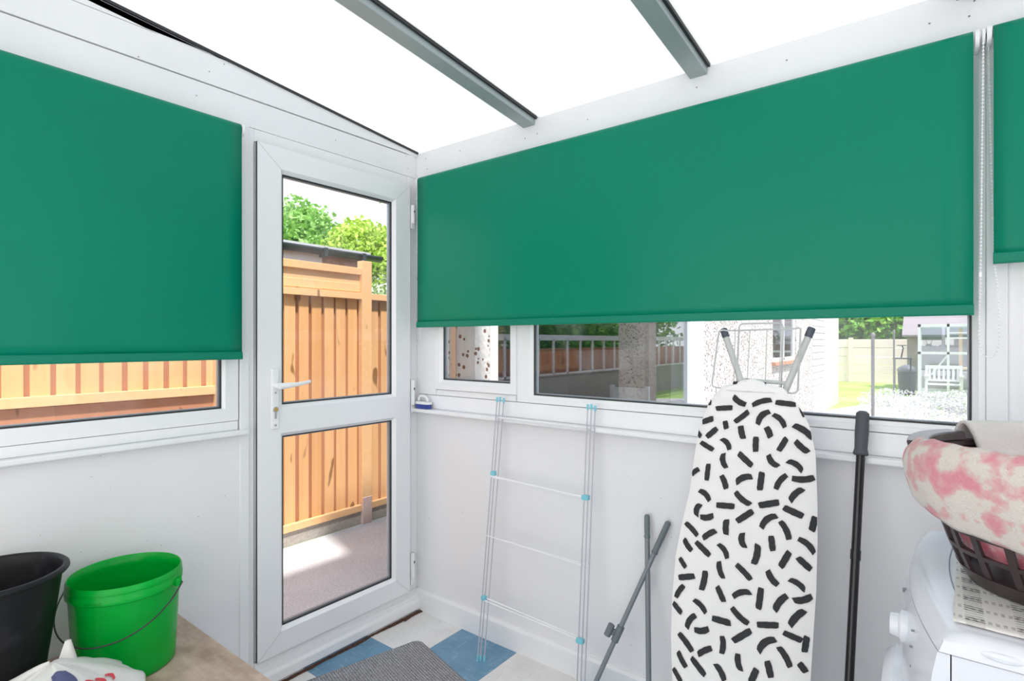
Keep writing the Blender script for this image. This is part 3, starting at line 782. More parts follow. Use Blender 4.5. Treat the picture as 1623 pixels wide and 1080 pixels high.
obj('collar', MB().tube([p0 + d * 0.72, p0 + d * 0.745], 0.0122, 16), M['blackpole'], t, smooth=True)

# ================================================================= IRONING BOARD
MARKS = [(1.502,1.108,1.533,1.089,1),(1.454,1.074,1.496,1.079,0),(1.556,1.093,1.599,1.109,-1),(1.616,1.102,1.659,1.1,0),(1.416,1.091,1.434,1.09,0),(1.677,1.091,1.687,1.07,0),(1.412,1.032,1.444,1.044,0),(1.511,1.041,1.542,1.07,0),(1.567,1.044,1.595,1.077,-2),(1.614,1.069,1.64,1.041,-1.5),(1.482,1.039,1.485,1.019,0),(1.389,1.008,1.41,0.99,0),(1.431,0.991,1.457,1.016,0),(1.525,1.028,1.532,0.997,0.5),(1.594,1.032,1.605,1.008,-0.5),(1.664,1.045,1.704,1.019,-1),(1.477,0.99,1.499,0.965,-1.5),(1.414,0.972,1.45,0.956,0),(1.567,1.002,1.567,0.966,0),(1.644,1.007,1.627,0.975,0),(1.667,1.001,1.694,0.978,0.5),(1.479,0.946,1.487,0.911,1.5),(1.525,0.953,1.558,0.926,0),(1.599,0.955,1.623,0.931,1.5),(1.652,0.951,1.684,0.932,-1.5),(1.388,0.878,1.41,0.896,-0.5),(1.44,0.912,1.437,0.87,0),(1.481,0.886,1.494,0.855,-0.5),(1.52,0.878,1.557,0.898,-1.5),(1.586,0.909,1.583,0.866,0),(1.622,0.876,1.644,0.912,-1),(1.664,0.904,1.709,0.912,1),(1.421,0.838,1.45,0.817,-1.5),(1.658,0.851,1.684,0.883,-1),(1.52,0.845,1.557,0.821,1),(1.472,0.805,1.516,0.809,0),(1.585,0.824,1.629,0.839,0),(1.41,0.767,1.419,0.798,-1.5),(1.428,0.762,1.461,0.772,1),(1.529,0.773,1.565,0.804,0),(1.589,0.772,1.622,0.806,-2),(1.646,0.828,1.687,0.815,0),(1.383,0.738,1.419,0.714,-0.5),(1.438,0.71,1.469,0.735,-0.5),(1.499,0.769,1.499,0.733,0.5),(1.64,0.791,1.66,0.754,-1),(1.716,0.816,1.71,0.783,0),(1.685,0.758,1.717,0.732,-1.5),(1.38,0.691,1.403,0.667,0.5),(1.419,0.692,1.456,0.667,0),(1.54,0.741,1.547,0.708,1.5),(1.485,0.702,1.508,0.673,-1.5),(1.585,0.719,1.578,0.673,-0.8),(1.616,0.749,1.621,0.716,0),(1.66,0.718,1.642,0.68,0),(1.682,0.709,1.709,0.688,0),(1.371,0.637,1.39,0.618,0),(1.483,0.653,1.495,0.616,1),(1.534,0.658,1.568,0.631,-0.3),(1.61,0.659,1.633,0.632,1),(1.666,0.654,1.698,0.638,-1.2),(1.373,0.585,1.416,0.6,0),(1.449,0.619,1.442,0.572,-0.5),(1.484,0.588,1.502,0.557,0),(1.527,0.579,1.567,0.599,-1.5),(1.596,0.612,1.592,0.564,0),(1.631,0.572,1.655,0.611,-1),(1.677,0.603,1.713,0.62,1),(1.365,0.531,1.386,0.566,-0.5),(1.359,0.51,1.385,0.493,0),(1.424,0.539,1.456,0.517,-1.2),(1.526,0.543,1.565,0.518,0.8),(1.668,0.546,1.696,0.585,-0.8),(1.477,0.505,1.521,0.506,0),(1.593,0.523,1.639,0.535,0),(1.403,0.462,1.424,0.499,-1.2),(1.43,0.459,1.465,0.472,1),(1.534,0.466,1.573,0.501,0),(1.595,0.464,1.63,0.501,-2),(1.656,0.521,1.694,0.514,0),(1.385,0.436,1.423,0.406,-0.5),(1.442,0.403,1.474,0.428,-0.5),(1.505,0.465,1.506,0.426,-0.8),(1.647,0.483,1.672,0.448,-0.8),(1.706,0.524,1.702,0.49,0),(1.383,0.386,1.407,0.358,0.4),(1.425,0.385,1.461,0.357,0),(1.544,0.434,1.552,0.399,1),(1.492,0.392,1.515,0.363,-0.8),(1.619,0.441,1.628,0.408,0),(1.692,0.459,1.706,0.443,0),(1.593,0.413,1.581,0.379,0),(1.371,0.337,1.395,0.315,0)]
ib = thing('ironing_board', 'ironing board in a white cover with black brush marks, standing upright', 'ironing board', (1.54, -0.34, 0))
Lp = [(1.455, 1.128), (1.442, 1.1164), (1.4252, 1.0859), (1.4016, 1.0105), (1.393, 0.9365), (1.3847, 0.8271), (1.368, 0.735), (1.355, 0.644), (1.352, 0.5215), (1.3553, 0.4201), (1.3669, 0.307), (1.386, 0.22), (1.415, 0.13), (1.455, 0.06), (1.49, 0.030)]
Rp = [(1.64, 1.128), (1.6534, 1.1182), (1.6808, 1.0783), (1.6986, 1.0386), (1.7122, 0.9752), (1.72, 0.8496), (1.7225, 0.7572), (1.723, 0.6361), (1.7198, 0.546), (1.7162, 0.4283), (1.708, 0.307), (1.695, 0.22), (1.668, 0.13), (1.63, 0.06), (1.59, 0.030)]
def interp(tab, z):
    tab = sorted(tab, key=lambda p: p[1])
    if z <= tab[0][1]: return tab[0][0]
    for (a, za), (b, zb) in zip(tab, tab[1:]):
        if z <= zb: return a + (b - a) * (z - za) / (zb - za)
    return tab[-1][0]
def plane_y(z): return -0.15 - (1.14 - z) * 0.173
nrm = Vector((0, -1, -0.173)).normalized() * -1
nrm = Vector((0, -0.9853, 0.1705))      # out of the board towards the room
def cover_off(x, z):
    xl, xr = interp(Lp, z), interp(Rp, z); u = (2 * x - xl - xr) / max(xr - xl, .01)
    e = max(0.0, 1 - abs(u) ** 5)
    top = min(1, max(0, (1.142 - z) / 0.03)); e *= math.sqrt(top) if top < 1 else 1
    wr = 0.0022 * noise.noise(Vector((x * 7, 0, z * 26))) + 0.0016 * noise.noise(Vector((x * 30, 3, z * 9)))
    if z > 0.93: wr += 0.006 * noise.noise(Vector((x * 5 + 3, 1, z * 34 + x * 10))) 
    return 0.016 * (e - 1) + wr * e
nz_, nx_ = 120, 34
zs = [0.030 + (1.128 - 0.030) * k / (nz_ - 1) for k in range(nz_)]
def cov(u, v):
    z = zs[min(int(round(v * (nz_ - 1))), nz_ - 1)]; xl, xr = interp(Lp, z), interp(Rp, z)
    # u 0..1 wraps the front then the back
    if u < 0.62:
        q = u / 0.62; q = 0.5 - 0.5 * math.cos(q * PI); x = xl + (xr - xl) * q
        return Vector((x, plane_y(z), z)) + nrm * cover_off(x, z)
    q = (u - 0.62) / 0.38; x = xr + (xl - xr) * q; s = math.sin(q * PI) ** 0.4 if 0 < q < 1 else 0
    return Vector((x, plane_y(z), z)) - nrm * (0.016 + 0.018 * s)
g = MB().grid(cov, nx_ * 2, nz_, cu=True)
# rounded top end closing over
for (ring_, z0) in ((nz_ - 1, 1.128),):
    b0 = ring_ * nx_ * 2; base = [Vector(g.v[b0 + i]) for i in range(nx_ * 2)]
    cc = sum(base, Vector()) / len(base); prev = list(range(b0, b0 + nx_ * 2))
    for k, (s, up) in enumerate(((0.96, .008), (0.86, .0145), (0.66, .0185), (0.35, .020), (0.05, .0205))):
        nb = len(g.v); g.v += [cc + (p - cc) * s + Vector((0, 0.17 * up, up + (0.006 * noise.noise(Vector((p.x * 24, 0, 0)))) * (k > 0))) for p in base]
        cur = list(range(nb, nb + nx_ * 2))
        for i in range(nx_ * 2):
            j = (i + 1) % (nx_ * 2); g.f.append([prev[i], prev[j], cur[j], cur[i]]); g.m.append(0)
        prev = cur
    g.f.append(prev); g.m.append(0)
g.f.append(list(range(nx_ * 2))[::-1]); g.m.append(0)
# printed brush marks: short curved strokes lying on the cloth
random.seed(11)
allm = list(MARKS)
for k in range(22):      # the print goes on below, towards the nose of the board
    x = random.uniform(1.41, 1.68); z = 0.30 - 0.24 * (k + .5) / 22; a = random.uniform(0, PI)
    allm.append((x - .02 * math.cos(a), z - .02 * math.sin(a), x + .02 * math.cos(a), z + .02 * math.sin(a), random.choice([0, 0, 1, -1])))
for (xa, za, xb, zb, k) in allm:
    a, b = Vector((xa, za)), Vector((xb, zb)); d = b - a; L = d.length
    if L < 1e-4: continue
    a = a - d * .07; b = b + d * .07; d = b - a
    pn = Vector((-d.y, d.x)) / d.length; wd = 0.0078 + random.uniform(-.0006, .0008); n = 8; vs = []
    for i in range(n + 1):
        t_ = i / n; c = a + d * t_ + pn * (-k * 0.0042 * (4 * t_ * (1 - t_) - .66))
        e = (t_ - .5) * 2; hw = wd * (1 - 0.22 * e ** 6) * (1 + .05 * math.sin(i * 2 + xa * 99))
        sk = random.uniform(-.0009, .0009) if i in (0, n) else 0
        for s_ in (-1, 1):
            q = c + pn * (hw * s_) + d.normalized() * sk * s_ * (2 if i in (0, n) else 0)
            xl, xr = interp(Lp, q.y), interp(Rp, q.y); x = min(max(q.x, xl + .0005), xr - .0005)
            vs.append(Vector((x, plane_y(q.y), q.y)) + nrm * (cover_off(x, q.y) + 0.0022))
    g.add(vs, [(2 * i, 2 * i + 1, 2 * i + 3, 2 * i + 2) for i in range(n)], 1)
# a few marks on the side hem
obj('cover', g, [M['cover'], M['mark']], ib, smooth=True, sharp=70)
# folded cloth hump at the top with marks
g = MB()
g.grid(lambda u, v: Vector((1.478 + 0.13 * u, -0.128 + 0.04 * (1 - v) - .02, 1.128 + 0.034 * math.sin(PI * u) ** .8 * math.sin(PI * min(v, .999)) + .002 * noise.noise(Vector((u * 9, v * 5, 0))))), 22, 12)
for (x0_, z0_, ww) in ((1.535, 1.158, .018), (1.500, 1.149, .015), (1.577, 1.150, .010)):
    g.obox((x0_, -0.1305, z0_), (ww / 2, 0, 0.0), (0, 0.004, 0.003), (0, -.0006, 0.0008), 1)
obj('cover_fold', g, [M['cover'], M['mark']], ib, smooth=True)
# legs folded behind, feet sticking up
g = MB()
legL = [(1.452, -0.085, 1.305), (1.512, -0.100, 1.135), (1.60, -0.165, 0.70), (1.66, -0.20, 0.40)]
legR = [(1.690, -0.085, 1.305), (1.628, -0.100, 1.135), (1.49, -0.165, 0.70), (1.42, -0.20, 0.40)]
for nm, lg in (('leg', legL), ('leg', legR)):
    lo = obj(nm, MB().tube(lg, 0.0092, 14), M['leggrey'], ib, smooth=True)
    a, b = Vector(lg[0]), Vector(lg[1]); dd = (b - a).normalized()
    obj('foot_cap', MB().tube([a - dd * .004, a - dd * .001, a + dd * .024], [.008, .0108, .0108], 16), M['capdark'], lo, smooth=True)
obj('cross_bar', MB().tube([(1.500, -0.097, 1.157), (1.632, -0.097, 1.152)], 0.006, 12), M['leggrey'], ib, smooth=True)
# iron rest: bent wire
def wirepath(pts, r=0.0022): return MB().tube(pts, r, 8, closed=False)
def PB(px, pz, y): return (px, y, pz)
g = MB()
g.tube([(1.500, -.115, 1.130), (1.440, -.115, 1.131), (1.428, -.115, 1.136), (1.427, -.115, 1.145), (1.447, -.115, 1.298), (1.451, -.115, 1.303), (1.462, -.115, 1.304), (1.470, -.115, 1.302), (1.655, -.115, 1.305), (1.662, -.115, 1.308), (1.668, -.115, 1.304), (1.668, -.115, 1.296), (1.661, -.115, 1.135), (1.655, -.115, 1.128), (1.648, -.115, 1.126), (1.55, -.115, 1.1285)], 0.0024, 8)
g.tube([(1.487, -.075, 1.135), (1.494, -.075, 1.310), (1.497, -.075, 1.319), (1.505, -.075, 1.323), (1.600, -.075, 1.323), (1.612, -.075, 1.320), (1.616, -.075, 1.310), (1.610, -.075, 1.135)], 0.0024, 8)
for xa, xb in ((1.494, 1.489), (1.535, 1.526), (1.581, 1.576), (1.618, 1.613)):
    g.tube([(xa, -.113, 1.303), (xb, -.113, 1.130)], 0.0014, 6)
obj('iron_rest', g, M['wire_grey'], ib, smooth=True)

# ================================================================= WASHING MACHINE
wm = thing('washing_machine', 'white front loading washing machine seen from its side, laundry basket on top', 'washing machine', (2.23, -0.52, 0))
YA, YB, XB = -0.795, -0.245, 2.53
def xf(y): q = (y + 0.52) / 0.275; return 1.912 + 0.030 * q * q - 0.015 * q
def body_sec(prof, y0=YA, y1=YB, n=25):
    """loft over y; prof(y) -> list of (x,z) round the section"""
    g = MB(); K = len(prof(0)); vs = []
    ys = [y0 + (y1 - y0) * (0.5 - 0.5 * math.cos(PI * i / (n - 1))) for i in range(n)]
    for y in ys: vs += [Vector((x, y, z)) for x, z in prof(y)]
    fs = [(i * K + a, i * K + (a + 1) % K, (i + 1) * K + (a + 1) % K, (i + 1) * K + a) for i in range(n - 1) for a in range(K)]
    fs += [tuple(range(K))[::-1], tuple((n - 1) * K + a for a in range(K))]
    return g.add(vs, fs)
obj('cabinet', MB().box((1.985, YA + .004, 0.02), (XB, YB - .004, 0.8178)), M['appliance'], wm, bevel=0.0012)
obj('front_panel', body_sec(lambda y: [(xf(y) + .012, 0.03), (xf(y) + .002, 0.30), (xf(y), 0.55), (xf(y), 0.66), (xf(y) + .002, 0.74), (xf(y) + .007, 0.785), (xf(y) + .013, 0.8178), (1.9835, 0.8178), (1.9835, 0.03)],
    YA + .004, YB - .004), M['appliance'], wm, smooth=True, sharp=30)
def top_prof(y):
    e = min(abs(y - YA), abs(y - YB)); dz = 0.010 * max(0, 1 - e / 0.018) ** 2
    return [(xf(y) + .0135, 0.8205), (xf(y) + .019, 0.838), (xf(y) + .033, 0.8485 - dz), (xf(y) + .052, 0.852 - dz), (XB, 0.852 - dz), (XB, 0.8205)]
tp = obj('top_panel', body_sec(top_prof, n=41), M['appliance'], wm, smooth=True, sharp=45)
# shallow curved groove in the top
g = MB(); pts = [(2.10, -0.285, 0.8523), (2.02, -0.288, 0.8523), (2.003, -0.30, 0.8523)] + [(1.985 + .022 * ((y + .5) / .22) ** 2, y, 0.8523) for y in [-0.33 - 0.035 * k for k in range(11)]] + [(2.02, -0.735, .8523), (2.12, -0.745, .8523)]
g.tube(pts, 0.0012, 6)
obj('lid_groove', g, simple('groove_grey', (0.42, 0.46, 0.55), 0.5), tp)
obj('side_cap', MB().lathe((2.040, YA - .0006, 0.8345), [(0.0005, -.003), (0.008, -.0025), (0.0108, 0), (0.011, .003)], 24, axis='Y', sx=2.1, sy=.62), M['appliance'], tp, smooth=True)
g = MB(); c = Vector((xf(-.60) + .006, -0.600, 0.762))
obj('dial', MB().lathe(c, [(0.027, 0.006), (0.027, -0.008), (0.021, -0.012), (0.0185, -0.024), (0.004, -0.026)], 28, axis='X'), M['appliance'], wm, smooth=True)
for z, yy in ((0.790, -0.675), (0.765, -0.680), (0.735, -0.685), (0.79, -0.50), (0.80, -.52), (0.78, -.48)):
    obj('dial_mark', MB().lathe((xf(yy) + (0.006 if z > .77 else .003), yy, z), [(0.0018, 0.004), (0.0018, -0.002), (0.0005, -0.0025)], 10, axis='X'), M['appl_grey'], wm)
dr = obj('door_ring', MB().lathe((xf(-.52) + .005, -0.52, 0.47), [(0.205, 0.012), (0.205, -0.014), (0.19, -0.030), (0.165, -0.034), (0.140, -0.022), (0.138, 0.012)], 56, axis='X', closed=True), M['appliance'], wm, smooth=True)
obj('door_glass', MB().lathe((xf(-.52) + .005, -0.52, 0.47), [(0.141, 0.008), (0.139, -0.014), (0.10, -0.030), (0.03, -0.034)], 48, axis='X'), M['darkgrey'], dr, smooth=True)
obj('door_handle', MB().obox((xf(-.52) - .024, -0.700, 0.60), (0.010, 0, 0), (0, 0.014, 0), (0, 0, 0.045)), M['appliance'], dr, bevel=0.006)
for x in (1.98, 2.48):
    for y in (-0.74, -0.30):
        obj('foot', MB().lathe((x, y, 0), [(0.02, 0.0), (0.02, 0.012), (0.012, 0.021)], 16), M['darkgrey'], wm)

# tea towel on the washing machine
g = MB()
def tt(u, v):
    x = 1.987 + 0.014 * v + 0.52 * u; y = -0.758 - .022 * u + 0.42 * v
    z = 0.8542 + 0.0015 * abs(noise.noise(Vector((u * 9, v * 9, 0)))) + (0.0015 if u < .03 or v < .03 else 0)
    return Vector((x, y, z))
g.grid(tt, 30, 30)
o = obj('tea_towel', g, M['teatowel'], smooth=True, solid=0.0018, loc=(2.2, -0.5, 0.854))
tag(o, 'white tea towel with grey checks lying flat under the laundry basket', 'tea towel')

# ================================================================= LAUNDRY BASKET
BX, BY, BZ0, BZ1 = 2.275, -0.515, 0.858, 1.068
bk = thing('laundry_basket', 'dark brown lattice laundry basket holding towels, on the washing machine', 'laundry basket', (BX, BY, BZ0))
def bsurf(a, h, off=0.0):
    """a angle, h 0..1 height; rounded oval that flares outwards"""
    k = h ** 0.75; ax = 0.262 + 0.072 * k + off; ay_ = 0.150 + 0.105 * k + off
    e = 2.6; ca, sa = math.cos(a), math.sin(a)
    r = (abs(ca) ** e + abs(sa) ** e) ** (-1 / e)
    return Vector((BX + ax * r * ca, BY + ay_ * r * sa, BZ0 + (BZ1 - BZ0) * h))
n = 160
def strip_v(a, h0, h1, wd=0.0055, th=0.003, m=12):
    g = []
    for k in range(m + 1):
        h = h0 + (h1 - h0) * k / m; p = bsurf(a, h); q = bsurf(a + .02, h); t = (q - p).normalized(); o_ = t.cross(Vector((0, 0, 1)))
        g.append([p - t * wd - o_ * th, p + t * wd - o_ * th, p + t * wd + o_ * th, p - t * wd + o_ * th])
    return g
lat = MB()
NR = 34
for i in range(NR):
    a = 2 * PI * (i + .5) / NR
    rings = strip_v(a, 0.10, 0.97); vs = [p for r_ in rings for p in r_]
    fs = [(4 * k + j, 4 * k + (j + 1) % 4, 4 * k + 4 + (j + 1) % 4, 4 * k + 4 + j) for k in range(len(rings) - 1) for j in range(4)]
    lat.add(vs, fs)
def hoop(h0, h1, th, a0=0, a1=2 * PI, off=0.0, m=n):
    full = a1 - a0 > 6.2; vs = []; K = m if full else m + 1
    for k in range(K):
        a = a0 + (a1 - a0) * k / m
        vs += [bsurf(a, h0, off - th), bsurf(a, h0, off + th), bsurf(a, h1, off + th), bsurf(a, h1, off - th)]
    fs = []
    for k in range(m):
        q = (k + 1) % K
        for j in range(4): fs.append((4 * k + j, 4 * k + (j + 1) % 4, 4 * q + (j + 1) % 4, 4 * q + j))
    if not full: fs += [(0, 1, 2, 3), (4 * m + 3, 4 * m + 2, 4 * m + 1, 4 * m)]
    return vs, fs
for h in (0.30, 0.475, 0.65, 0.82):
    lat.add(*hoop(h - .018, h + .018, 0.0032))
obj('lattice', lat, M['basket'], bk)
g = MB(); g.add(*hoop(0.0, 0.13, 0.004))
g.add([bsurf(2 * PI * k / n, 0.0) for k in range(n)] + [bsurf(2 * PI * k / n, 0.03) for k in range(n)], [tuple(range(n))[::-1], tuple(range(n, 2 * n))])
obj('base', g, M['basket'], bk)
g = MB(); g.add(*hoop(0.95, 1.0, 0.009, off=-.003)); g.add(*hoop(0.88, 0.97, 0.003, off=.002))
rim = obj('rim', g, M['basket'], bk, bevel=0.002)
g = MB()                                          # raised hand grip at the far left end
for a0, a1 in ((PI * 0.775, PI * 1.03),):
    vs, fs = hoop(1.005, 1.085, 0.017, a0, a1, off=-.002, m=20); g.add(vs, fs)
    for a in (a0 + .02, a1 - .02):
        vs, fs = hoop(0.86, 1.06, 0.008, a - .03, a + .03, off=.006, m=3); g.add(vs, fs)
obj('hand_grip', g, M['basket'], bk, bevel=0.003)

# towels
def drape(name, label, mat, a0, a1, depth_out, depth_in, lift, thick, seed, nu=70, nv=34):
    g = MB()
    def fn(u, v):
        a = a0 + (a1 - a0) * u
        do, di = depth_out(u), depth_in(u)
        nz0 = noise.noise(Vector((u * 7 + seed, v * 3, seed))); 
        s = (v - 0.45) * 2                                   # <0 inside, >0 outside
        rise = lift(u)
        if v < 0.38:
            q = 1 - v / 0.38; h = 1.0 - di * q; p = bsurf(a, max(h, .12), -0.020 - 0.03 * q + .012 * nz0); 
            p.z += rise * (1 - q)
        elif v > 0.54:
            q = (v - 0.54) / 0.46; h = 1.0 - do * q; p = bsurf(a, max(h, .05), 0.014 + 0.018 * math.sin(PI * q * .8) + .005 * nz0 * (1 + q)); p.z += rise * (1 - q) ** 2
        else:
            q = (v - 0.38) / 0.16; p = bsurf(a, 1.0, -0.020 + 0.034 * q); p.z += rise + 0.020 * math.sin(PI * q)
        p.z += .004 * noise.noise(Vector((u * 18, v * 9, seed + 2)))
        return p
    g.grid(fn, nu, nv)
    o = obj(name, g, mat, smooth=True, solid=thick, loc=(BX, BY, BZ1), sharp=180)
    return tag(o, label, 'towel')
drape('towel', 'pink and cream patterned towel draped over the near rim of the basket', M['towel_pink'], PI * 0.945, PI * 1.60,
      lambda u: 0.26 + 0.26 * min(1, u * 1.7) - (0.0 if u < .8 else 0.35 * (u - .8)), lambda u: 0.45, lambda u: -0.006 + 0.020 * min(1, u / .35), 0.009, 1.0)
drape('towel', 'plain off white towel hanging over the far rim of the basket', M['towel_white'], PI * 0.765, PI * 0.12,
      lambda u: 0.5, lambda u: 0.75, lambda u: 0.016, 0.007, 9.0)
# laundry heaped inside, seen through the lattice
g = MB()
def heap(u, v):
    a = 2 * PI * u; h = 0.28 + 0.50 * min(1, v * 1.9)
    k = 1.0 if v < 0.52 else max(0.0, 1 - (v - 0.52) / 0.48)
    p = bsurf(a, h, -0.016 - 0.010 * abs(noise.noise(Vector((math.cos(a) * 3, math.sin(a) * 3, v * 5)))))
    c = Vector((BX, BY, p.z)); p = c + (p - c) * (k ** .7 if k < 1 else 1)
    if v > 0.52: p.z += 0.02 * (1 - k) + 0.02 * noise.noise(Vector((p.x * 12, p.y * 12, 1)))
    p.z = max(p.z, BZ0 + .03)
    return p
g.grid(heap, 72, 26, cu=True)
g.f.append(list(range(72))[::-1]); g.m.append(0)
o = obj('folded_towel', g, M['towel_deep'], smooth=True, loc=(BX, BY, BZ0 + .06), sharp=180)
tag(o, 'deep pink and white towel bundled inside the basket behind its lattice', 'towel')

# ================================================================= TABLE, BUCKETS, BAG
tb = thing('low_table', 'low worn wooden table under the buckets', 'table', (0.33, -1.7, 0))
TZ = 0.382
obj('tabletop', MB().box((0.004, -2.30, TZ - 0.032), (0.640, -1.048, TZ)), M['table'], tb, bevel=0.003)
for y in (-2.25, -1.12): obj('apron', MB().box((0.05, y, TZ - .10), (0.60, y + .02, TZ - .033)), M['table'], tb)
for x in (0.045, 0.565):
    for y in (-2.26, -1.135):
        obj('leg', MB().box((x, y, 0), (x + .045, y + .045, TZ - .033)), M['table'], tb, bevel=0.003)

GX, GY = 0.200, -1.2545
gbk = thing('green_bucket', 'bright green plastic bucket with a wire handle on the low table', 'bucket', (GX, GY, TZ))
H = 0.2585
def rr(z): return 0.1165 + 0.0125 * z / H
outer = [(rr(0) - .004, 0.0), (rr(0), 0.004)] + [(rr(H * k / 10), H * k / 10) for k in range(1, 9)]
outer += [(rr(H * .83), H * .83), (rr(.84 * H) + .0045, H * .84), (0.1335, H * .845), (0.1342, H * .90), (0.1315, H * .91), (0.1312, H * .935), (0.133, H * .94), (0.1325, H * .975), (0.1300, H * .99), (0.1292, H)]
inner = [(0.1275, H * .995), (0.1268, H * .95), (0.1235, H * .93), (rr(H * .9) - .0025, H * .88)] + [(rr(H * k / 10) - .0022, H * k / 10) for k in range(8, 0, -1)] + [(rr(0) - .0025, .0035), (0.001, .0035)]
g = MB(); g.lathe((GX, GY, TZ + .0005), outer + inner, 96)
obj('bucket_body', g, M['greenp'], gbk, smooth=True, sharp=50)
# lid lugs + tamper tab
g = MB()
for a, wd in ((-0.86, .16),):
    for k in range(2):
        pts = [(GX + 0.1352 * math.cos(a + wd * (q / 8 - .5) * 2), GY + 0.1352 * math.sin(a + wd * (q / 8 - .5) * 2), TZ + H * (0.862 if k == 0 else .884)) for q in range(9)]
        g.tube(pts, 0.0014, 6)
obj('tear_tab', g, M['greenp'], gbk)
av = math.radians(42)                                  # handle pivots
P1 = Vector((GX + 0.137 * math.cos(av), GY + 0.137 * math.sin(av), TZ + H * .865)); P2 = Vector((GX - 0.137 * math.cos(av), GY - 0.137 * math.sin(av), TZ + H * .865))
for P in (P1, P2):
    obj('handle_lug', MB().lathe((P.x, P.y, P.z), [(0.009, -.010), (0.010, 0), (0.009, .010)], 14), M['greenp'], gbk, smooth=True)
mid = (P1 + P2) / 2; ax = (P1 - P2) / 2; side = Vector((math.sin(av), -math.cos(av), 0))
pts = [P1 + ax.normalized() * .004, P1 + ax.normalized() * .014 + side * .004]
for k in range(1, 30):
    a = PI * k / 30; pts.append(mid + ax * 1.09 * math.cos(a) + (side * 0.152 + Vector((0, 0, -0.098))) * math.sin(a) ** .9)
pts += [P2 - ax.normalized() * .014 + side * .004, P2 - ax.normalized() * .004]
obj('wire_handle', MB().tube(pts, 0.0019, 8), M['wire_dark'], gbk, smooth=True)

KX, KY = 0.215, -1.530
kb = thing('black_bucket', 'tall tapering black plastic bucket at the left edge of the table', 'bucket', (KX, KY, TZ))
HK = 0.342
def rk(z): return 0.086 + 0.047 * z / HK
prof = [(rk(0) - .004, 0.0), (rk(0), .004)] + [(rk(HK * k / 12), HK * k / 12) for k in range(1, 12)] + [(rk(HK * .955), HK * .955), (rk(HK * .955) + .002, HK * .956),
        (rk(HK) + .009, HK * .962), (rk(HK) + .0115, HK * .972), (rk(HK) + .0105, HK * .988), (rk(HK) + .006, HK), (rk(HK) - .001, HK * .997), (rk(HK) - .004, HK * .98)] + \
       [(rk(HK * k / 12) - .0035, HK * k / 12) for k in range(11, 0, -1)] + [(rk(0) - .004, .005), (.001, .005)]
g = MB(); g.lathe((KX, KY, TZ + .0005), prof, 96)
obj('bucket_body', g, M['blackp'], kb, smooth=True, sharp=60)
# folded-down handle on the far side
g = MB(); g.tube([(KX + (rk(HK) + .014) * math.cos(a), KY + (rk(HK) + .014) * math.sin(a), TZ + HK * .93 - .10 * math.sin((a - 2.2) / 2.6 * PI)) for a in [2.2 + 2.6 * k / 24 for k in range(25)]], 0.0028, 8)
obj('handle', g, M['blackp'], kb, smooth=True)

# carrier bag
g = MB(); BGX, BGY = 0.466, -1.474
def bagf(u, v):
    a = 2 * PI * u; ph = v
    env = math.sin(PI * min(0.5, 0.10 + ph * .62) ) ** .6 * (1 if ph < .55 else max(0.0, (1 - (ph - .55) / .45)) ** .8)
    r = 0.134 * env + .004
    r *= 1 + 0.16 * noise.noise(Vector((math.cos(a) * 2.2, math.sin(a) * 2.2, ph * 4))) + .06 * noise.noise(Vector((math.cos(a) * 7, math.sin(a) * 7, ph * 6)))
    z = TZ + 0.001 + 0.197 * ph + .010 * noise.noise(Vector((math.cos(a) * 2, math.sin(a) * 2, 5))) * ph
    x = BGX + r * 1.15 * math.cos(a); y = BGY + r * 1.2 * math.sin(a)
    return Vector((x, y, z))
g.grid(bagf, 72, 34, cu=True)
g.f.append(list(range(72))[::-1]); g.m.append(0); g.f.append(list(range(33 * 72, 34 * 72))); g.m.append(0)
# knotted ear of the bag
g.grid(lambda u, v: Vector((BGX - .018 + .010 * math.cos(2 * PI * u) * (1 - v * .6) * (1 + .5 * math.sin(4 * PI * u)) - .008 * v, BGY + .030 + .022 * math.sin(2 * PI * u) * (1 - v * .75) + .004 * v, TZ + .168 + .056 * v)), 18, 8, cu=True)
BC = Vector((BGX, BGY, TZ + .06))
for (ua, ub, va, vb, mi) in ((.96, 1.055, .82, .95, 1), (1.075, 1.092, .74, .82, 2), (1.105, 1.125, .72, .79, 2), (1.145, 1.160, .71, .77, 2)):
    def patch(u, v):
        p = bagf(ua + (ub - ua) * u + .012 * math.sin(v * 3), va + (vb - va) * (v * (1 - .25 * abs(u - .5)))); return p + (p - BC).normalized() * .002 + Vector((0, 0, .0015))
    g.grid(patch, 8, 8, m=mi)
bag = obj('carrier_bag', g, [M['bag'], M['print_blue'], M['print_red']], smooth=True, loc=(BGX, BGY, TZ), sharp=80)
tag(bag, 'crumpled white plastic carrier bag in front of the two buckets', 'bag')

# ================================================================= DOOR MAT
mc = Vector((0.225, -0.195, 0)); e1 = Vector((0.968, -0.25, 0)).normalized(); e2 = Vector((-0.25, -0.968, 0)).normalized()
g = MB(); W_, L_ = 0.44, 0.68; rc = 0.035; pts = []
for (cx_, cy_, a0) in ((rc, rc, PI), (W_ - rc, rc, 1.5 * PI), (W_ - rc, L_ - rc, 0), (rc, L_ - rc, .5 * PI)):
    for k in range(7):
        a = a0 + PI / 2 * k / 6; pts.append((cx_ + rc * math.cos(a), cy_ + rc * math.sin(a)))
g.prism([(x, -y) for x, y in pts], 0.0005, 0.008)
dm = obj('door_mat', g, M['mat'], bevel=0.003)
dm.location = mc; dm.rotation_euler = (0, 0, math.atan2(e1.y, e1.x))
tag(dm, 'grey flecked ribbed door mat with rounded corners on the tiles', 'mat')

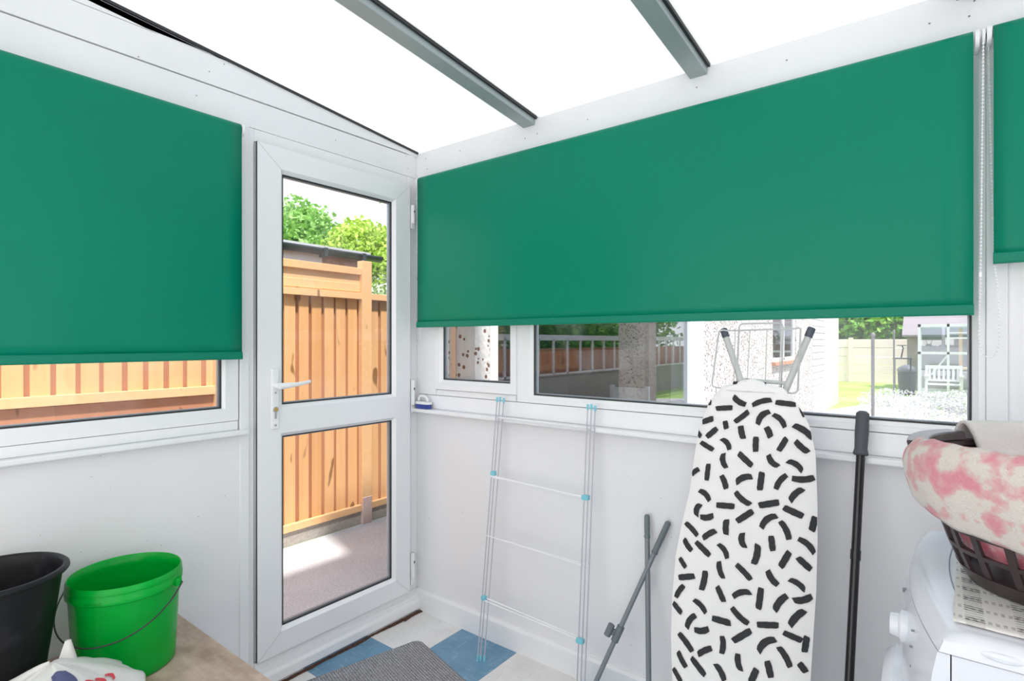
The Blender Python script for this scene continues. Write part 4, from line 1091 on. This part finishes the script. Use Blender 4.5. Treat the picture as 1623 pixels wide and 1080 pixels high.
# ================================================================= OUTSIDE
GZ = -0.10
struct('ground_path', 'concrete path outside the glazed door', 'path', MB().box((-1.46, -4.0, GZ - .06), (-0.07, 1.55, GZ)).box((-0.07, 0.075, GZ - .06), (5.0, 1.55, GZ)), M['concrete'])
struct('ground_patio', 'pale patio beside the pebbledash building', 'patio', MB().box((-1.46, 1.55, GZ - .06), (5.0, 8.2, GZ)), M['patio'])
o = struct('ground_lawn', 'sunlit lawn behind the long window', 'lawn', MB().box((-30, 8.2, GZ - .06), (30, 40, GZ)).box((-30, -6, GZ - .06), (-1.46, 8.2, GZ - .001)).box((5.0, -6, GZ - .06), (30, 8.2, GZ)), M['lawn'])

# ---- orange timber fence
FX = -1.46
fn_ = thing('timber_fence', 'orange close board timber fence across the path from the door', 'fence', (FX, 0, GZ))
random.seed(21)
def boards(y0, y1, z0, z1):
    g = MB(); y = y0; k = 0
    while y < y1 - 0.02:
        w2 = min(0.100, y1 - y); ww = random.uniform(-.006, .006)
        g.box((FX - .050, y, z0), (FX - .040, y + w2, z1))                    # back boards, darker older face
        y += w2; k += 1
    return g
def front_boards(y0, y1, z0, z1, gap=0.024):
    g = MB(); y = y0
    while y < y1 - 0.03:
        w2 = min(0.100, y1 - y); a = random.uniform(.8, 1.25)
        g.box((FX - .040, y + gap * a, z0), (FX - .022 + random.uniform(-.002, .002), y + w2, z1)); y += w2
    return g
panels = [(-3.9, -2.15, .95), (-2.15, -0.283, .95), (-0.246, 1.90, None), (1.95, 3.8, None)]
for (ya, yb, mid_) in panels:
    lo = 0.03
    obj('board_panel', front_boards(ya, yb, lo, 1.60), M['fence'], fn_)
    obj('back_boards', boards(ya, yb, lo, 1.59), M['fence_red_brown'], fn_)
    obj('bottom_rail', MB().box((FX - .022, ya, 0.0), (FX + .010, yb, 0.045)), M['fence_rail'], fn_)
    obj('top_rail', MB().box((FX - .045, ya, 1.585), (FX + .014, yb, 1.632)), M['fence_rail'], fn_, bevel=.002)
    if mid_:
        obj('middle_rail', MB().box((FX - .022, ya, 0.955), (FX + .012, yb, 1.005)), M['fence_rail'], fn_, bevel=.002)
        obj('lower_dark_band', MB().box((FX - .021, ya, 0.50), (FX - .012, yb, 0.950)), M['fence_red_brown'], fn_)  # one darker red-brown sheet below the middle rail
    obj('gravel_board', MB().box((FX - .045, ya, GZ), (FX - .005, yb, 0.0)), M['gravel_board'], fn_)
obj('post', MB().box((FX - .05, -0.283, GZ), (FX + .016, -0.246, 1.64)), M['fence_rail'], fn_, bevel=.002)
obj('post', MB().box((FX - .045, 0.775, 0.06), (FX + .018, 0.862, 1.875)), M['fence_rail'], fn_, bevel=.003)
obj('post_base', MB().box((FX - .045, 0.778, GZ), (FX + .022, 0.862, 0.10)), M['pinkpost'], fn_, bevel=.004)
obj('upper_panel', MB().box((FX - .035, -3.9, 1.640), (FX - .010, 0.775, 1.700)).box((FX - .030, -3.9, 1.635), (FX - .016, 0.775, 1.775)).box((FX - .04, -3.9, 1.768), (FX + .004, 0.775, 1.820)), M['fence_rail'], fn_, bevel=.002)

# ---- garage with black gutter behind the fence
ga = thing('garage', 'low white garage with black gutter behind the timber fence', 'garage', (-3.6, -1.0, GZ))
obj('wall', MB().box((-5.6, -6.0, GZ), (-2.275, 0.98, 2.06)), M['render'], ga)
obj('brick_end', MB().box((-5.6, 0.98, GZ), (-2.275, 1.44, 2.06)), M['brick'], ga)
obj('roof', MB().add([(-2.30, -6.1, 2.07), (-2.30, 1.52, 2.07), (-5.7, 1.52, 2.40), (-5.7, -6.1, 2.40), (-2.30, -6.1, 2.11), (-2.30, 1.52, 2.11), (-5.7, 1.52, 2.44), (-5.7, -6.1, 2.44)],
    [(0, 1, 2, 3), (7, 6, 5, 4), (0, 4, 5, 1), (1, 5, 6, 2), (2, 6, 7, 3), (3, 7, 4, 0)]), M['slate'], ga)
g = MB(); g.grid(lambda u, v: Vector((-2.235 + .045 * math.cos(PI + PI * u), -6.0 + 7.58 * v, 2.070 + .052 * math.sin(PI + PI * u))), 12, 2)
obj('gutter', g, M['gutter'], ga, smooth=True, solid=.004)
for y in (0.95, 1.35):
    obj('gutter_bracket', MB().box((-2.30, y, 2.0), (-2.185, y + .03, 2.075)), M['gutter'], ga)

# ---- trees
def tree(name, label, c, blobs, leafmat, nleaf, ls, trunk_r=.12, cat='tree', group=None, seed=1, fill=0.55):
    random.seed(seed)
    t = thing(name, label, cat, (c[0], c[1], GZ), group=group)
    g = MB(); tot = sum(b[3] ** 2 for b in blobs)
    for (bx, by_, bz, br) in blobs:
        for k in range(int(nleaf * br ** 2 / tot)):
            v = Vector((random.gauss(0, 1), random.gauss(0, 1), random.gauss(0, 1))).normalized()
            rad = br * (fill + (1.02 - fill) * random.random() ** .5) * (1 + .22 * noise.noise(v * 3 + Vector((bx, by_, bz))))
            p = Vector((bx, by_, bz)) + v * rad
            s = ls * random.uniform(.6, 1.3); a = Vector((random.uniform(-1, 1), random.uniform(-1, 1), random.uniform(-1, 1))).normalized(); b = a.orthogonal().normalized()
            g.add([p - a * s, p + b * s * .55, p + a * s, p - b * s * .55], [(0, 1, 2, 3)])
    obj('foliage', g, leafmat, t)
    if trunk_r:
        tb_ = MB().tube([(c[0], c[1], GZ), (c[0] + .05, c[1], 1.2), (c[0], c[1] + .1, max(1.5, blobs[0][2]))], [trunk_r, trunk_r * .8, trunk_r * .4], 10)
        for (bx, by_, bz, br) in blobs[1:]:
            tb_.tube([(c[0], c[1], max(.4, blobs[0][2] * .45)), (bx, by_, bz)], [trunk_r * .5, trunk_r * .15], 6)
        obj('trunk', tb_, M['bark'], t, smooth=True)
    return t
tree('garden_tree', 'rounded mid green tree beyond the garage, seen through the door', (-10.9, 5.9), [(-10.9, 5.9, 3.4, 1.35), (-11.6, 5.5, 3.2, 1.2), (-10.1, 6.4, 3.0, 1.0), (-10.8, 6.0, 4.1, .55)], M['leaf_g'], 15000, .075, seed=2)
tree('garden_tree', 'lime green tree right of the mid green one, seen through the door', (-8.8, 6.6), [(-8.9, 6.4, 3.3, .85), (-8.4, 6.9, 3.0, .9), (-9.3, 6.1, 2.7, .6)], M['leaf_y'], 11000, .065, seed=3)
tree('flowering_shrub', 'pale flowering shrub below the lime green tree', (-7.9, 6.9), [(-8.0, 6.7, 2.1, .75), (-7.5, 7.2, 1.8, .8), (-8.5, 6.5, 2.35, .5)], M['leaf_p'], 8000, .05, trunk_r=.06, cat='shrub', seed=4)
tree('garden_tree', 'dark branch tip hanging at the top corner of the door glass', (-2.6, 3.6), [(-3.05, 2.35, 3.05, .22), (-2.8, 2.9, 3.3, .35)], M['leaf_d'], 260, .07, trunk_r=.04, seed=5)

# ---- pebbledash building outside the long window
KXW = 0.20
nb = thing('pebbledash_building', 'white pebbledash building with large dark patio window', 'building', (-0.5, 5, GZ))
HZ = 2.5
obj('corner_pier', MB().box((-0.33, 0.19, GZ), (KXW, 0.30, HZ)), M['pebble'], nb)
obj('corner_strip', MB().box((-0.36, 0.178, GZ), (-0.33, 0.30, HZ)).box((0.045, 0.1865, GZ), (0.075, 0.1895, HZ)), simple('tan_timber', (0.62, 0.45, 0.32), 0.7), nb)
obj('pebbledash_wall', MB().box((KXW - .20, 3.42, GZ), (KXW, 6.19, HZ)).box((KXW - .20, 6.19, GZ), (KXW, 7.71, 0.95)).box((KXW - .20, 7.71, GZ), (KXW, 9.05, HZ)).box((KXW - .2, 10.3, GZ), (KXW - .01, 12.35, HZ)), M['pebble'], nb)
obj('white_strip', MB().box((KXW - .2, 3.145, GZ), (KXW + .012, 3.42, HZ)), M['siding'], nb)
g = MB()
for k in range(22):
    z = GZ + .118 * k; g.add([(KXW + .004, 9.05, z), (KXW + .022, 9.05, z), (KXW + .010, 9.05, z + .118), (KXW + .004, 9.05, z + .118), (KXW + .004, 10.3, z), (KXW + .022, 10.3, z), (KXW + .010, 10.3, z + .118), (KXW + .004, 10.3, z + .118)],
        [(0, 1, 2, 3), (7, 6, 5, 4), (0, 4, 5, 1), (1, 5, 6, 2), (2, 6, 7, 3), (3, 7, 4, 0)])
g.box((KXW - .2, 9.05, GZ), (KXW + .004, 10.3, HZ))
obj('siding', g, M['siding'], nb)
pw = obj('patio_window_frame', MB().box((KXW - .06, 0.30, GZ), (KXW + .004, 0.36, HZ)).box((KXW - .06, 3.08, GZ), (KXW + .01, 3.144, HZ)).box((KXW - .06, 0.36, GZ), (KXW, 3.08, GZ + .08))
         .box((KXW - .06, 0.36, 2.1), (KXW, 3.08, HZ)), M['upvc'], nb)
obj('pane', MB().box((KXW - .03, 0.36, GZ + .08), (KXW - .022, 3.08, 2.1)), M['darkglass'], pw)
sw = obj('window_frame', MB().ring(lambda u, v, w_: Vector((KXW + w_ - .03, u, v)), (6.19, 0.99, 7.71, 1.9), [(0, 0.01), (.05, .01), (.05, -.04), (0, -.04)]).box((KXW - .06, 6.93, 1.0), (KXW - .02, 6.98, 1.9)), M['upvc'], nb)
obj('pane', MB().box((KXW - .045, 6.22, 1.02), (KXW - .04, 7.68, 1.88)), M['darkglass'], sw)
obj('window_sill', MB().box((KXW - .1, 6.13, 0.945), (KXW + .05, 7.78, 0.990)), M['brick'], nb)
obj('wall_above_window', MB().box((KXW - .2, 6.19, 1.9), (KXW, 7.71, HZ)), M['pebble'], nb)
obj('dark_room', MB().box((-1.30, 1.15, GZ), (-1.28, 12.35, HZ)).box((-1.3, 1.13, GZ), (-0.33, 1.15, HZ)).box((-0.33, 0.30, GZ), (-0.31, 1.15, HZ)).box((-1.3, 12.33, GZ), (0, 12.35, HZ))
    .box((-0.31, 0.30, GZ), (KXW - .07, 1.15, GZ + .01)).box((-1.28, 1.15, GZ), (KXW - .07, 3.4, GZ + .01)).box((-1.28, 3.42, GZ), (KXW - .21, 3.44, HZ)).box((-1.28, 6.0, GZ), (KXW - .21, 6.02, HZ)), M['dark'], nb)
obj('roof', MB().box((-1.36, 1.08, HZ), (KXW + .12, 12.45, HZ + .1)).box((-0.36, 0.16, HZ), (KXW + .12, 1.08, HZ + .1)), M['slate'], nb)
# garden chair inside, dim behind the patio glass
chx = thing('dining_chair', 'dim pale dining chair standing behind the dark patio glass', 'chair', (-0.35, 2.7, GZ + .01))
for (x, y) in ((-.5, 2.5), (-.15, 2.5), (-.5, 2.9), (-.15, 2.9)):
    obj('leg', MB().box((x, y, GZ + .01), (x + .035, y + .035, .38 if y < 2.8 else .86)), M['siding'], chx)
obj('seat', MB().box((-.51, 2.49, .38), (-.10, 2.94, .41)), M['siding'], chx)
obj('backrest', MB().box((-.465, 2.905, .70), (-.15, 2.925, .84)), M['siding'], chx)

# ---- opposite boundary (seen mirrored in the patio glass)
bf = thing('boundary_fence', 'orange slatted fence on a low grey wall, mirrored in the patio glass', 'fence', (4.6, 9, GZ))
obj('low_wall', MB().box((4.5, -2, GZ), (4.7, 16.4, 0.63)), M['gravel_board'], bf)
g = MB(); random.seed(8); y = -2.0
while y < 16.2:
    g.box((4.56, y, .63), (4.58, y + .30, 1.13)); y += .32
obj('boards', g, M['fence_red_brown'], bf)
g = MB(); y = -2.0
while y < 16.2:
    g.box((4.44, y, .60), (4.47, y + .045, 1.32)); y += .52
g.box((4.44, -2, 1.29), (4.48, 16.4, 1.40)); g.box((4.44, -2, .60), (4.47, 16.4, .64))
obj('white_railing', g, M['render'], bf)
tree('hedge', 'dark hedge behind the boundary fence on the right', (6, 9), [(6.4, 1 + 2.0 * k, 1.7, 1.45) for k in range(8)], M['leaf_d'], 16000, .12, trunk_r=0, cat='hedge', seed=12, fill=.2)
pp = obj('gate_pillar', MB().box((3.3, 9.1, GZ), (3.9, 9.7, 2.4)), M['pebble_brown'], loc=(3.6, 9.4, GZ)); tag(pp, 'brown pebbledash pillar mirrored in the patio glass', 'pillar')

# ---- far garden
cf = thing('concrete_fence', 'pale pink concrete panel fence at the end of the lawn', 'fence', (0, 20, GZ))
x = -6.0
while x < 3.9:
    for k in range(5):
        obj('panel', MB().box((x + .06, 20.0, GZ + .29 * k), (x + 1.8, 20.05, GZ + .29 * k + .28)), M['panel_concrete'], cf, bevel=.008)
    obj('post', MB().box((x - .06, 19.96, GZ), (x + .06, 20.09, 1.40)), M['panel_concrete'], cf); x += 1.86
tree('hedge', 'bright leafy hedge rising above the concrete panel fence', (-1, 21.6), [(-6 + 1.5 * k, 21.9 + .3 * (k % 2), 1.9 + .2 * (k % 3), 1.25) for k in range(7)], M['leaf_d'], 22000, .13, trunk_r=0, cat='hedge', seed=13, fill=.2)

def gpole(x, y, z, r, label):
    t = thing('clothes_post', label, 'post', (x, y, GZ))
    obj('shaft', MB().tube([(x, y, GZ), (x, y, z)], r, 12), M['polegrey'], t, smooth=True)
    obj('cap', MB().lathe((x, y, z), [(r * 1.25, -.02), (r * 1.3, .02), (r * .6, .05)], 12), M['polegrey'], t, smooth=True)
gpole(1.01, 10.1, 1.38, .028, 'thick dark clothes post on the lawn edge left of the greenhouse')
gpole(1.148, 13.366, 1.48, .018, 'thin clothes post farther back beside the composter')

sh = thing('shed', 'weathered shed with a felt roof behind the greenhouse', 'shed', (2.8, 17.6, GZ))
g = MB()
for k in range(14): g.box((1.24, 17.2, GZ + .11 * k), (1.26 + .002 * (k % 2), 19.4, GZ + .11 * k + .105))
g.box((1.26, 17.2, GZ), (5.0, 17.25, 1.42)).box((1.27, 17.25, GZ), (5.0, 19.4, 1.4))
obj('wall', g, M['garden_wood'], sh)
obj('roof', MB().add([(1.13, 17.05, 1.40), (5.1, 17.05, 1.40), (5.1, 18.4, 2.15), (1.13, 18.4, 2.15), (1.13, 17.05, 1.45), (5.1, 17.05, 1.45), (5.1, 18.4, 2.20), (1.13, 18.4, 2.20)],
    [(0, 1, 2, 3), (7, 6, 5, 4), (0, 4, 5, 1), (1, 5, 6, 2), (2, 6, 7, 3), (3, 7, 4, 0)]), M['shedroof'], sh)

gh = thing('greenhouse', 'white framed greenhouse behind the garden bench', 'greenhouse', (2.6, 15.6, GZ))
def TG(u, v, w_): return Vector((u, 15.0 - w_, v))
g = MB(); fw = .045
for (ua, va, ub, vb) in ((1.54, GZ, 1.60, 1.69), (1.54, 1.62, 4.0, 1.69), (1.54, .96, 4.0, 1.02), (2.10, GZ, 2.15, 1.69), (2.80, GZ, 2.85, 1.69), (3.4, GZ, 3.45, 1.69), (3.95, GZ, 4.0, 1.69), (1.54, GZ, 4.0, .0), (2.15, 1.33, 2.8, 1.37), (2.15, 1.46, 2.8, 1.49)):
    g.box((ua, va, 0), (ub, vb, .05), TG)
g.obox((1.97, 14.985, .72), (.16, 0, .25), (0, .018, 0), (.015, 0, -.0096))
for y in (16.9,): g.box((1.54, y, GZ), (4.0, y + .05, .0)).box((1.54, y, 1.62), (4.0, y + .05, 1.69)).box((1.54, 15, GZ), (1.58, y, .02)).box((1.54, 15, 1.63), (1.58, y, 1.69)).box((1.54, y, GZ), (1.58, y + .05, 1.69))
obj('frame', g, M['siding'], gh)
obj('glazing', MB().box((1.56, 15.01, 0), (3.98, 15.014, 1.65)).box((1.55, 15.05, 0), (1.554, 16.9, 1.65)), mat_glass('greenhouse_glass', .22, (.9, .95, 1)), gh)
obj('staging', MB().box((1.7, 16.2, .55), (3.8, 16.7, .60)).box((2.35, 16.3, GZ), (2.42, 16.36, 1.6)).box((3.0, 16.3, GZ), (3.07, 16.36, 1.6)), M['fence_rail'], gh)

# bench
bn = thing('garden_bench', 'white slatted garden bench in front of the greenhouse', 'bench', (2.0, 13.9, GZ))
bx, by = 1.70, 13.75
for x in (bx, bx + .62):
    obj('leg', MB().box((x, by, GZ), (x + .05, by + .05, .50)), M['siding'], bn)
    obj('leg', MB().box((x, by + .42, GZ), (x + .05, by + .47, .70)), M['siding'], bn)
    obj('armrest', MB().box((x - .01, by - .03, .48), (x + .06, by + .45, .51)), M['siding'], bn)
g = MB()
for k in range(5): g.box((bx, by + .02 + .085 * k, .29), (bx + .67, by + .09 + .085 * k, .31))
obj('seat', g, M['siding'], bn)
g = MB().box((bx, by + .43, .65), (bx + .67, by + .46, .72)).box((bx, by + .43, .36), (bx + .67, by + .46, .40))
for k in range(7): g.box((bx + .06 + .085 * k, by + .435, .38), (bx + .105 + .085 * k, by + .455, .66))
obj('backrest', g, M['siding'], bn)

# composter with a small dark table
cp = thing('composter', 'dark round composter beside the shed wall', 'composter', (1.2, 15.3, GZ))
obj('barrel', MB().lathe((1.30, 15.6, GZ), [(.17, 0), (.19, .3), (.20, .55), (.19, .60)], 24), M['darkgrey'], cp, smooth=True)
obj('lid', MB().lathe((1.30, 15.6, GZ + .60), [(.215, 0), (.215, .05), (.16, .12), (.05, .17)], 24), M['polegrey'], cp, smooth=True)
tt_ = thing('plant_stand', 'thin black plant stand beside the composter', 'stand', (1.25, 15.1, GZ))
obj('stand_top', MB().box((1.03, 15.0, .83), (1.42, 15.3, .86)), M['gutter'], tt_)
for (x, y) in ((1.05, 15.02), (1.38, 15.02), (1.05, 15.26), (1.38, 15.26)):
    obj('leg', MB().box((x, y, GZ), (x + .025, y + .025, .83)), M['gutter'], tt_)
st = thing('bird_feeder', 'dark bird feeder on a short pole above the plant stand', 'bird feeder', (1.20, 15.15, .86))
obj('pole', MB().tube([(1.20, 15.15, .86), (1.24, 15.15, 1.10), (1.22, 15.15, 1.16)], .016, 8), M['gutter'], st)
obj('tray', MB().box((1.11, 15.1, 1.16), (1.31, 15.2, 1.18)), M['gutter'], st)

# pale flower bed and pale path across the lawn
struct('ground_garden_path', 'pale stone path crossing the lawn', 'path', MB().prism([(-0.2, 8.2), (5, 8.2), (4.2, 10.4), (1.9, 12.2), (1.9, 15), (1.0, 15), (0.75, 12.6), (0.2, 10.6)], GZ, GZ + .006), M['patio'])
random.seed(31); g = MB()
def clump(x, y, r, hgt, nn):
    for k in range(nn):
        a = random.uniform(0, 2 * PI); q = r * math.sqrt(random.random()); px, py = x + q * math.cos(a), y + q * math.sin(a)
        z = GZ + hgt * random.random() ** .7; s = random.uniform(.010, .022)
        v = Vector((random.uniform(-1, 1), random.uniform(-1, 1), random.uniform(-.4, 1))).normalized(); b = v.orthogonal().normalized()
        g.add([Vector((px, py, z)) - v * s, Vector((px, py, z)) + b * s, Vector((px, py, z)) + v * s, Vector((px, py, z)) - b * s], [(0, 1, 2, 3)])
for k in range(26): clump(random.uniform(.95, 3.0), random.uniform(11.2, 13.2), .35, random.uniform(.15, .38), 420)
for k in range(12): clump(random.uniform(1.2, 2.8), random.uniform(9.6, 11.0), .35, .12, 160)
o = obj('flower_bed', g, M['flower'], loc=(1.9, 12, GZ)); tag(o, 'bed of pale flowers in front of the garden bench', 'flowers', kind='stuff')

# repeats of one kind share a group
for o in bpy.data.objects:
    if o.parent is None and 'label' in o:
        k = o.name.split('.')[0]
        if k == 'roller_blind': o['group'] = 'green roller blinds'
        elif k == 'garden_tree': o['group'] = 'trees beyond the garage'
        elif k == 'grey_pole': o['group'] = 'slim grey poles against the white wall'
        elif k == 'towel': o['group'] = 'towels draped over the laundry basket'
        elif k == 'clothes_post': o['group'] = 'clothes posts on the lawn'
        elif k == 'hedge': o['group'] = 'hedges behind the garden fences'
